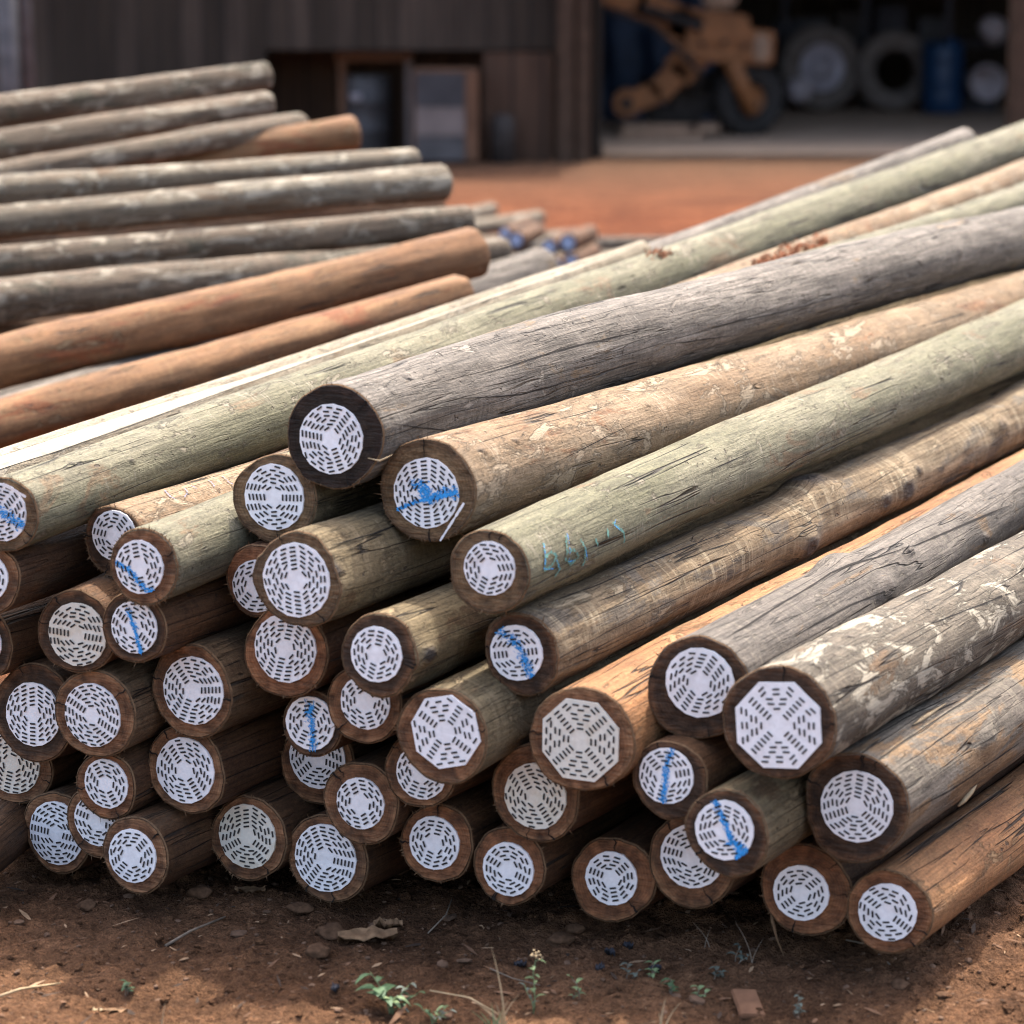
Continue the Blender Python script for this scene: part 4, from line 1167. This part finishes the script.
# ------------------------------------------------------------------ shed yard far behind
S = 126.6                                  # photo pixels per metre at the shed front
def X(px, y=22.9): return (px - 512) / F_PX * y * 1.0
def wood_board(name, c1, c2, pitch, v_axis=True):
    m = NT(name)
    v = m.vec(False)
    sx = m.n('ShaderNodeSeparateXYZ'); m.l(v, sx.inputs[0])
    u = m.math('DIVIDE', sx.outputs[0], pitch)
    fr = m.math('FRACT', u); fl = m.math('FLOOR', u)
    wn_ = m.n('ShaderNodeTexWhiteNoise', noise_dimensions='1D'); m.l(fl, wn_.inputs['W'])
    n = m.noise(v, (14, 14, 1.2), 5, 0.6)
    col = m.mix(wn_.outputs['Value'], c1, c2)
    col = m.val(col, m.rng(n, 0.3, 0.7, 0.6, 1.35))
    gap = m.math('LESS_THAN', fr, 0.07)
    col = m.mix(gap, col, (0.008, 0.007, 0.006))
    m.color(col)
    return m.m
M['boards'] = wood_board('dark_shed_boards', (0.029, 0.020, 0.013), (0.060, 0.042, 0.030), 0.17)
M['boards_br'] = wood_board('brown_shed_boards', (0.066, 0.035, 0.021), (0.096, 0.055, 0.032), 0.24)
M['post'] = plain('dark_shed_post', (0.058, 0.034, 0.021), 0.85, 0, 0.35, 12)
M['roof'] = plain('rusty_roof_sheet', (0.110, 0.076, 0.061), 0.6, 0.3, 0.3, 3)
M['slab'] = plain('dusty_concrete', (0.36, 0.255, 0.175), 0.9, 0, 0.15, 2)
M['steel'] = plain('blue_grey_steel', (0.085, 0.078, 0.078), 0.5, 0.2, 0.3, 10)
M['ply'] = plain('old_brown_plywood', (0.141, 0.070, 0.039), 0.8, 0, 0.25, 5)
M['lav'] = plain('faded_lavender_panel', (0.17, 0.132, 0.118), 0.7, 0, 0.2, 5)
M['bluepanel'] = plain('faded_blue_panel', (0.048, 0.044, 0.046), 0.6, 0, 0.3, 5)
M['orange'] = plain('dusty_orange_paint', (0.229, 0.094, 0.035), 0.6, 0, 0.25, 8)
M['rubber'] = plain('black_rubber', (0.026, 0.023, 0.021), 0.85, 0, 0.3, 14)
M['oldrubber'] = plain('dusty_rubber', (0.132, 0.108, 0.094), 0.9, 0, 0.3, 9)
M['rim'] = plain('grey_rim', (0.299, 0.271, 0.296), 0.5, 0.2, 0.25, 6)
M['white'] = plain('off_white_plastic', (0.370, 0.320, 0.328), 0.5, 0, 0.1, 6)
M['bluebarrel'] = plain('blue_plastic_drum', (0.007, 0.033, 0.086), 0.45, 0, 0.2, 5, 0.4)
M['tarp'] = plain('navy_tarp', (0.018, 0.030, 0.055), 0.6, 0, 0.4, 3, 0.3)
M['machine'] = plain('dark_oily_metal', (0.031, 0.025, 0.022), 0.6, 0.3, 0.4, 12)
M['junk'] = plain('dark_clutter', (0.040, 0.037, 0.043), 0.8, 0, 0.5, 4)
M['plank'] = plain('grey_tan_planks', (0.290, 0.189, 0.125), 0.85, 0, 0.25, 8)

FY = 22.9
shed = thing('timber_shed', 'long dark timber shed with a board wall and a wide open bay', 'shed', (X(572), FY, 0))
def part(name, boxes, mat, parent=shed, bev=0.0, smooth=False):
    b = MB()
    o0 = parent.location
    for (x0, x1, y0, y1, z0, z1) in boxes:
        b.box(((x0 + x1) / 2 - o0.x, (y0 + y1) / 2 - o0.y, (z0 + z1) / 2 - o0.z), (x1 - x0, y1 - y0, z1 - z0), None, 0, bev)
    return b.build(name, M[mat] if isinstance(mat, str) else mat, parent)
xl, xr, ym, yb = -9.0, X(1012), FY, FY + 9.0
wx = X(556)
part('board_wall', [(xl, X(268), FY, FY + .06, 0, 3.0), (X(268), wx, FY, FY + .06, 0.86, 3.0)], 'boards')
part('recess_back', [(X(262), wx + .3, FY + .95, FY + 1.01, 0, 1.4)], 'boards_br')
part('brown_panel', [(X(484), X(552), FY - .04, FY - .003, 0.0, 0.84)], 'boards_br')
part('partition_wall', [(wx + .30, wx + .36, FY + 0.2, yb, 0, 3.0)], 'boards')
part('rear_wall', [(xl, 8, yb, yb + .06, 0, 3.0)], 'boards')
part('end_wall', [(8 - .06, 8, FY + .3, yb - .004, 0, 3.0)], 'boards')
part('roof', [(xl - .2, wx + .33, FY - 0.5, yb + .3, 3.004, 3.08), (wx + .336, 8.4, FY + 1.2, yb + .3, 3.004, 3.08)], 'roof')  # out of view; bay edge set back to shape the light on the slab
for (a, c, yy) in ((556, 573, FY - .18), (575, 590, FY - .12), (1001, 1034, FY - .25)):
    part('post', [(X(a), X(c), yy, yy + .2, -0.05, 3.0)], 'post', bev=.015)
b = MB(); b.box((0, 0, 0), (60, 8.55, .10))
sl_ = b.build('concrete_floor', M['slab']); sl_.location = (wx + .4 + 3.7, 0, 0)
bpy.data.objects.remove(sl_)
b = MB(); x0, x1 = wx + .38, 7.9; b.box(((x0 + x1) / 2, (FY + .6 + yb - .02) / 2, -.035), (x1 - x0, yb - .02 - FY - .6, .10), None, 0, .02)
sl_ = b.build('concrete_floor', M['slab']); sl_['kind'] = 'structure'
ZF = .015

def at(px, y, z=0.0): return Vector((X(px, y), y, z))
# pole at the far left
b = MB(); b.tube([at(15, 19.5, -.05), at(15, 19.5, .6), at(13, 19.5, 2.0)], .07, 20); b.tube([at(36, 19.55, -.05), at(31, 19.55, 1.5), at(29, 19.55, 2.0)], .045, 10)
o = b.build('steel_column', M['steel'], None, True); tag(o, 'pale blue-grey steel column standing behind the rear stack, far left', 'column')

# workbench, drum and cabinet under the wall's raised boards
bench = thing('workbench', 'old brown workbench in the dark recess of the shed wall', 'workbench', at(375, FY + .75))
part('bench_top', [(X(335), X(412), FY + .3, FY + .9, .76, .83)], 'ply', bench)
for px in (338, 405):
    for yy in (FY + .32, FY + .82): part('leg', [(X(px), X(px) + .05, yy, yy + .05, 0, .758)], 'lav' if px > 400 and yy < FY + .5 else 'ply', bench)
dr = thing('oil_drum', 'dull grey-blue metal drum under the workbench', 'drum', at(366, FY + .5))
b = MB(); b.lathe([(.19, 0), (.2, .02), (.2, .2), (.208, .21), (.2, .22), (.2, .43), (.208, .44), (.2, .45), (.2, .62), (.19, .64)], 28)
b.build('drum_body', M['steel'], dr, True)
b = MB(); b.lathe([(.04, .45), (.045, .455), (.045, .5), (.03, .505)], 14, Matrix.Translation((-.06, -.2, 0)) @ Matrix.Translation((0, 0, 0)))
b.build('highlight_blob', M['white'], dr, True)  # pale blob on the drum's side, standing in for its highlight
cab = thing('cabinet', 'brown plywood cabinet with faded blue and lavender front panels', 'cabinet', at(447, FY - .05))
part('carcass', [(X(416), X(479), FY - .38, FY + .05, .02, .72)], 'ply', cab, .01)
part('upper_panel', [(X(418), X(466), FY - .40, FY - .383, .44, .70)], 'bluepanel', cab)
part('middle_panel', [(X(418), X(466), FY - .41, FY - .383, .22, .435)], 'lav', cab)
part('lower_panel', [(X(418), X(466), FY - .40, FY - .383, .03, .215)], 'steel', cab)
o = MB(); o.lathe([(.09, 0), (.1, .01), (.1, .32), (.08, .36), (.03, .38)], 20)
o = o.build('steel_canister', M['machine'], None, True); o.location = at(503, FY - .25); tag(o, 'small dark blue canister standing against the brown panel', 'canister')

# machine in the open bay
MY = 25.6
def mz(py, y=MY): return CAM_H - (py + 60) / F_PX * y
tr = thing('tractor', 'old orange tractor-like machine with a bare fork and black front wheel, parked in the bay', 'tractor', at(700, MY, ZF))
def rel(v): return v - tr.location
def wheel(parent, px, y, R, wid, zc, yaw=0.0, tyre='rubber', rim='machine', rimf=.55, nm='wheel'):
    mt = Matrix.Translation(at(px, y, zc) - parent.location) @ Matrix.Rotation(yaw, 4, 'Z') @ Matrix.Rotation(math.pi / 2, 4, 'X')
    b = MB()
    w = wid / 2
    prof = [(R * rimf, -w * .8), (R * .8, -w), (R * .95, -w * .8), (R, -w * .45), (R, w * .45), (R * .95, w * .8), (R * .8, w), (R * rimf, w * .8)]
    b.lathe(prof, 40, mt, close=True)
    if parent is tr or parent.name.startswith('tractor'):
        for k in range(22):
            a = 2 * math.pi * k / 22
            b.box(mt @ Vector((R * math.cos(a), R * math.sin(a), 0)), (R * .06, R * .09, wid * .9), mt.to_3x3() @ Matrix.Rotation(a, 3, 'Z'))
    wo = b.build('tyre', M[tyre], parent, True)
    b = MB(); b.lathe([(R * .1, w * .55), (R * .18, w * .5), (R * .2, w * .2), (R * rimf * .85, w * .25), (R * rimf, w * .7), (R * rimf, -w * .7), (R * .1, -w * .2)], 32, mt)
    b.build('rim', M[rim], wo, True)
    return wo
wheel(tr, 746, MY, .315, .2, ZF + .317, .35, 'rubber', 'orange', .42)
b = MB()
b.tube([rel(at(729, MY - .17, mz(56))), rel(at(738, MY - .17, mz(78))), rel(at(753, MY - .17, mz(108)))], [.085, .08, .06], 10)
b.tube([rel(at(729, MY + .17, mz(56))), rel(at(738, MY + .17, mz(78))), rel(at(753, MY + .17, mz(108)))], [.085, .08, .06], 10)
b.tube([rel(at(729, MY - .17, mz(56))), rel(at(729, MY + .17, mz(56)))], .08, 10)
b.build('front_fork', M['orange'], tr, True)
def beam(b, pts, w, hs, y0=0.0):
    """welded box-section arm through photo points (x, y) in the machine's plane"""
    q = [rel(at(px, MY + y0, mz(py))) for px, py in pts]
    for i in range(len(q) - 1):
        d = q[i + 1] - q[i]
        ang = -math.atan2(d.z, d.x)
        h = (hs[i] + hs[i + 1]) / 2
        b.box((q[i] + q[i + 1]) / 2, (d.length + h * .45, w, h), Matrix.Rotation(ang, 3, 'Y'), 0, min(.02, h * .2))
b = MB(); beam(b, [(672, 22), (735, 30)], .4, [.3, .34], .1); b.build('engine_hood', M['orange'], tr)
b = MB(); beam(b, [(690, 40), (762, 44)], .36, [.32, .27]); beam(b, [(700, 30), (742, 30)], .42, [.2, .16]); b.build('head_block', M['orange'], tr)
b = MB(); b.box(rel(at(757, MY - .02, mz(44))), (.14, .40, .24), None, 0, .03); b.build('pale_counterweight', M['plank'], tr)
b = MB(); beam(b, [(596, -12), (640, 2), (690, 26)], .20, [.2, .24, .32]); b.build('boom', M['orange'], tr)
b = MB(); beam(b, [(700, 40), (678, 66), (656, 88), (628, 98)], .24, [.34, .24, .18, .2]); b.tube([rel(at(626, MY - .16, mz(98))), rel(at(626, MY + .16, mz(98)))], .12, 18); b.build('bent_frame_arm', M['orange'], tr)
b = MB(); b.tube([rel(at(626, MY - .19, mz(98))), rel(at(626, MY - .15, mz(98)))], .05, 12); b.tube([rel(at(753, MY - .22, mz(100))), rel(at(753, MY + .22, mz(100)))], .035, 12)
for px_, py_ in ((700, 40), (722, 38), (742, 42), (690, 52)): b.tube([rel(at(px_, MY - .235, mz(py_))), rel(at(px_, MY - .16, mz(py_)))], .022, 8)
b.build('pivot_pins', M['machine'], tr)
b = MB(); b.tube([rel(at(606, MY - .16, mz(8))), rel(at(650, MY - .18, mz(22))), rel(at(676, MY - .2, mz(46))), rel(at(700, MY - .2, mz(70)))], .02, 8); b.tube([rel(at(640, MY - .14, mz(6))), rel(at(700, MY - .2, mz(24)))], .045, 10); b.build('hydraulic_hose', M['machine'], tr)
b = MB(); b.box(rel(at(694, MY + .35, mz(92))), (.5, .4, .35), None, 0, .04); b.box(rel(at(672, MY + .3, mz(112))), (.5, .3, .14), None, 0, .03); b.tube([rel(at(690, MY + .1, mz(70))), rel(at(690, MY + .1, mz(58)))], .05, 12); b.tube([rel(at(690, MY - .02, mz(78))), rel(at(704, MY + .2, mz(80)))], [.09, .09], 16)
b.build('engine', M['machine'], tr)
b = MB(); b.box(rel(at(716, MY, mz(-2))), (.3, .3, .16), None, 0, .05); b.build('pale_tank', M['plank'], tr)
b = MB(); b.tube([rel(at(640, MY + .7, ZF + .42)), rel(at(690, MY + .4, mz(95))), rel(at(724, MY + .2, mz(62)))], .06, 8); b.build('chassis_rail', M['machine'], tr)

# planks stacked before the machine
for i, (a, c, z, yy, lab) in enumerate([(618, 700, .0, 25.2, 'lower long grey-tan plank on the slab in front of the machine'), (622, 688, .06, 25.25, 'upper shorter plank lying on the long one'), (694, 716, .06, 25.2, 'short block at the end of the planks')]):
    b = MB(); b.box((0, 0, 0), (X(c, yy) - X(a, yy), .22, .058), Matrix.Rotation(.02 * i, 3, 'Z'), 0, .006)
    o = b.build('plank', M['plank']); o.location = ((X(a, yy) + X(c, yy)) / 2, yy, ZF + z + .03); tag(o, lab, 'plank', 'planks in the shed bay')

def tyre_thing(label, px, y, R, wid, yaw, rim, rimf, tyre='oldrubber', lean=0.0):
    t = thing('tyre', label, 'tyre', at(px, y, ZF), None, 'old tyres in the shed bay')
    mt = Matrix.Rotation(yaw, 4, 'Z') @ Matrix.Rotation(lean, 4, 'X') @ Matrix.Translation((0, 0, R)) @ Matrix.Rotation(math.pi / 2, 4, 'X')
    b = MB(); w = wid / 2
    b.lathe([(R * rimf, -w * .8), (R * .8, -w), (R * .95, -w * .8), (R, -w * .4), (R, w * .4), (R * .95, w * .8), (R * .8, w), (R * rimf, w * .8)], 44, mt, close=True)
    b.build('casing', M[tyre], t, True)
    if rim:
        b = MB(); b.lathe([(R * .1, w * .65), (R * .25, w * .6), (R * .28, w * .3), (R * rimf * .8, w * .3), (R * rimf, w * .75), (R * rimf, -w * .6), (R * .1, -w * .3)], 36, mt)
        b.build('rim', M[rim], t, True)
    return t
TY = 29.3
tyre_thing('big dusty tyre on a pale grey rim, leaning upright at the bay\'s rear', 816, TY, .43, .3, .25, 'rim', .56, lean=-.06)
tyre_thing('empty tyre with a black hole, half hidden by the blue drum', 890, TY, .40, .26, .1, None, .52, lean=-.05)
b = MB(); b.lathe([(.11, 0), (.13, .04), (.12, .12), (.05, .16)], 20)
o = b.build('white_bucket', M['white'], None, True); o.location = at(794, TY - .5, ZF + .22); o.rotation_euler = (R_(75), 0, R_(20)); tag(o, 'small off-white tub hung in front of the rimmed tyre', 'tub')
bl = thing('plastic_drum', 'upright dark blue plastic drum beside the empty tyre', 'drum', at(938, TY - .35, ZF))
b = MB(); b.lathe([(.18, 0), (.2, .02), (.205, .2), (.2, .22), (.205, .24), (.205, .46), (.2, .48), (.205, .5), (.2, .66), (.17, .70)], 32); b.build('drum_body', M['bluebarrel'], bl, True)
b = MB(); b.lathe([(.04, .70), (.045, .705), (.045, .74), (.035, .745)], 16, Matrix.Translation((.08, -.05, 0))); b.build('drum_cap', M['bluebarrel'], bl, True)
b = MB(); b.lathe([(.14, 0), (.15, .02), (.17, .35), (.178, .36), (.178, .38), (.16, .38), (.14, .1), (.02, .06)], 28)
o = b.build('white_bucket', M['white'], None, True); o.location = at(972, TY - .2, ZF + .30); o.rotation_euler = (R_(88), 0, R_(8)); tag(o, 'round off-white bucket on its side right of the blue drum', 'bucket')
b = MB(); b.box((0, 0, .14), (.36, .34, .28), None, 0, .01); b.box((0, -.175, .2), (.3, .02, .04)); b.box((0, -.175, .08), (.3, .02, .04))
o = b.build('crate', M['junk']); o.location = at(972, TY - .05, ZF); tag(o, 'dark crate under the off-white bucket beside the right post', 'crate')
b = MB(); b.lathe([(.02, -.12), (.11, -.1), (.15, -.02), (.14, .06), (.08, .12), (.02, .16)], 18)
o = b.build('white_sack', M['white'], None, True); o.location = at(986, TY + .1, ZF + .80); o.rotation_euler = (0, R_(60), 0); tag(o, 'small white sack on the shelf near the right post', 'sack')
# shelf with dark stock along the rear
sh = thing('storage_rack', 'dark storage rack along the back of the shed bay', 'rack', at(880, 30.4, ZF))
for z in (.62, 1.25): part('shelf', [(X(770, 30.4), X(1010, 30.4), 29.75, 30.7, z + ZF, z + ZF + .05)], 'junk', sh)
for px in (772, 850, 930, 1006): part('upright', [(X(px, 30.4), X(px, 30.4) + .06, 29.70, 29.747, ZF, 1.9)], 'junk', sh)
rnd = random.Random(31)
lb = ['dark box at the left end of the rack shelf', 'tall dark box second on the rack shelf', 'low grey box behind the rimmed tyre on the shelf', 'dark bin in the middle of the shelf above the empty tyre', 'dark box above the blue drum on the shelf']
for i, px in enumerate((782, 808, 846, 884, 926)):
    h = rnd.uniform(.2, .42); b = MB(); b.box((0, 0, h / 2), (.3, .4, h), None, 0, .012); b.box((0, -.21, h * .6), (.12, .02, .05))
    o = b.build('storage_box', [M['junk'], M['bluepanel'], M['machine']][i % 3]); o.location = at(px, 30.2, ZF + .672); tag(o, lb[i], 'box', 'boxes on the rack in the shed bay')
# tarp hanging behind the machine
b = MB(); n, m_ = 26, 14; vs = []
for i in range(n + 1):
    for j in range(m_ + 1):
        x = i / n * 1.15; z = j / m_ * 1.45
        vs.append((x, .05 * math.sin(x * 17 + z) + .06 * mnoise.noise(Vector((x * 4, z * 3, 2))), z))
fs = [(i * (m_ + 1) + j, i * (m_ + 1) + j + 1, (i + 1) * (m_ + 1) + j + 1, (i + 1) * (m_ + 1) + j) for i in range(n) for j in range(m_)]
k = len(vs); b.add(vs + [(x, y + .006, z) for x, y, z in vs], fs + [tuple(q + k for q in f[::-1]) for f in fs])
o = b.build('tarp', M['tarp'], None, True); o.location = at(592, 27.6, ZF + .02); tag(o, 'navy blue tarp hanging behind the orange machine', 'tarp')
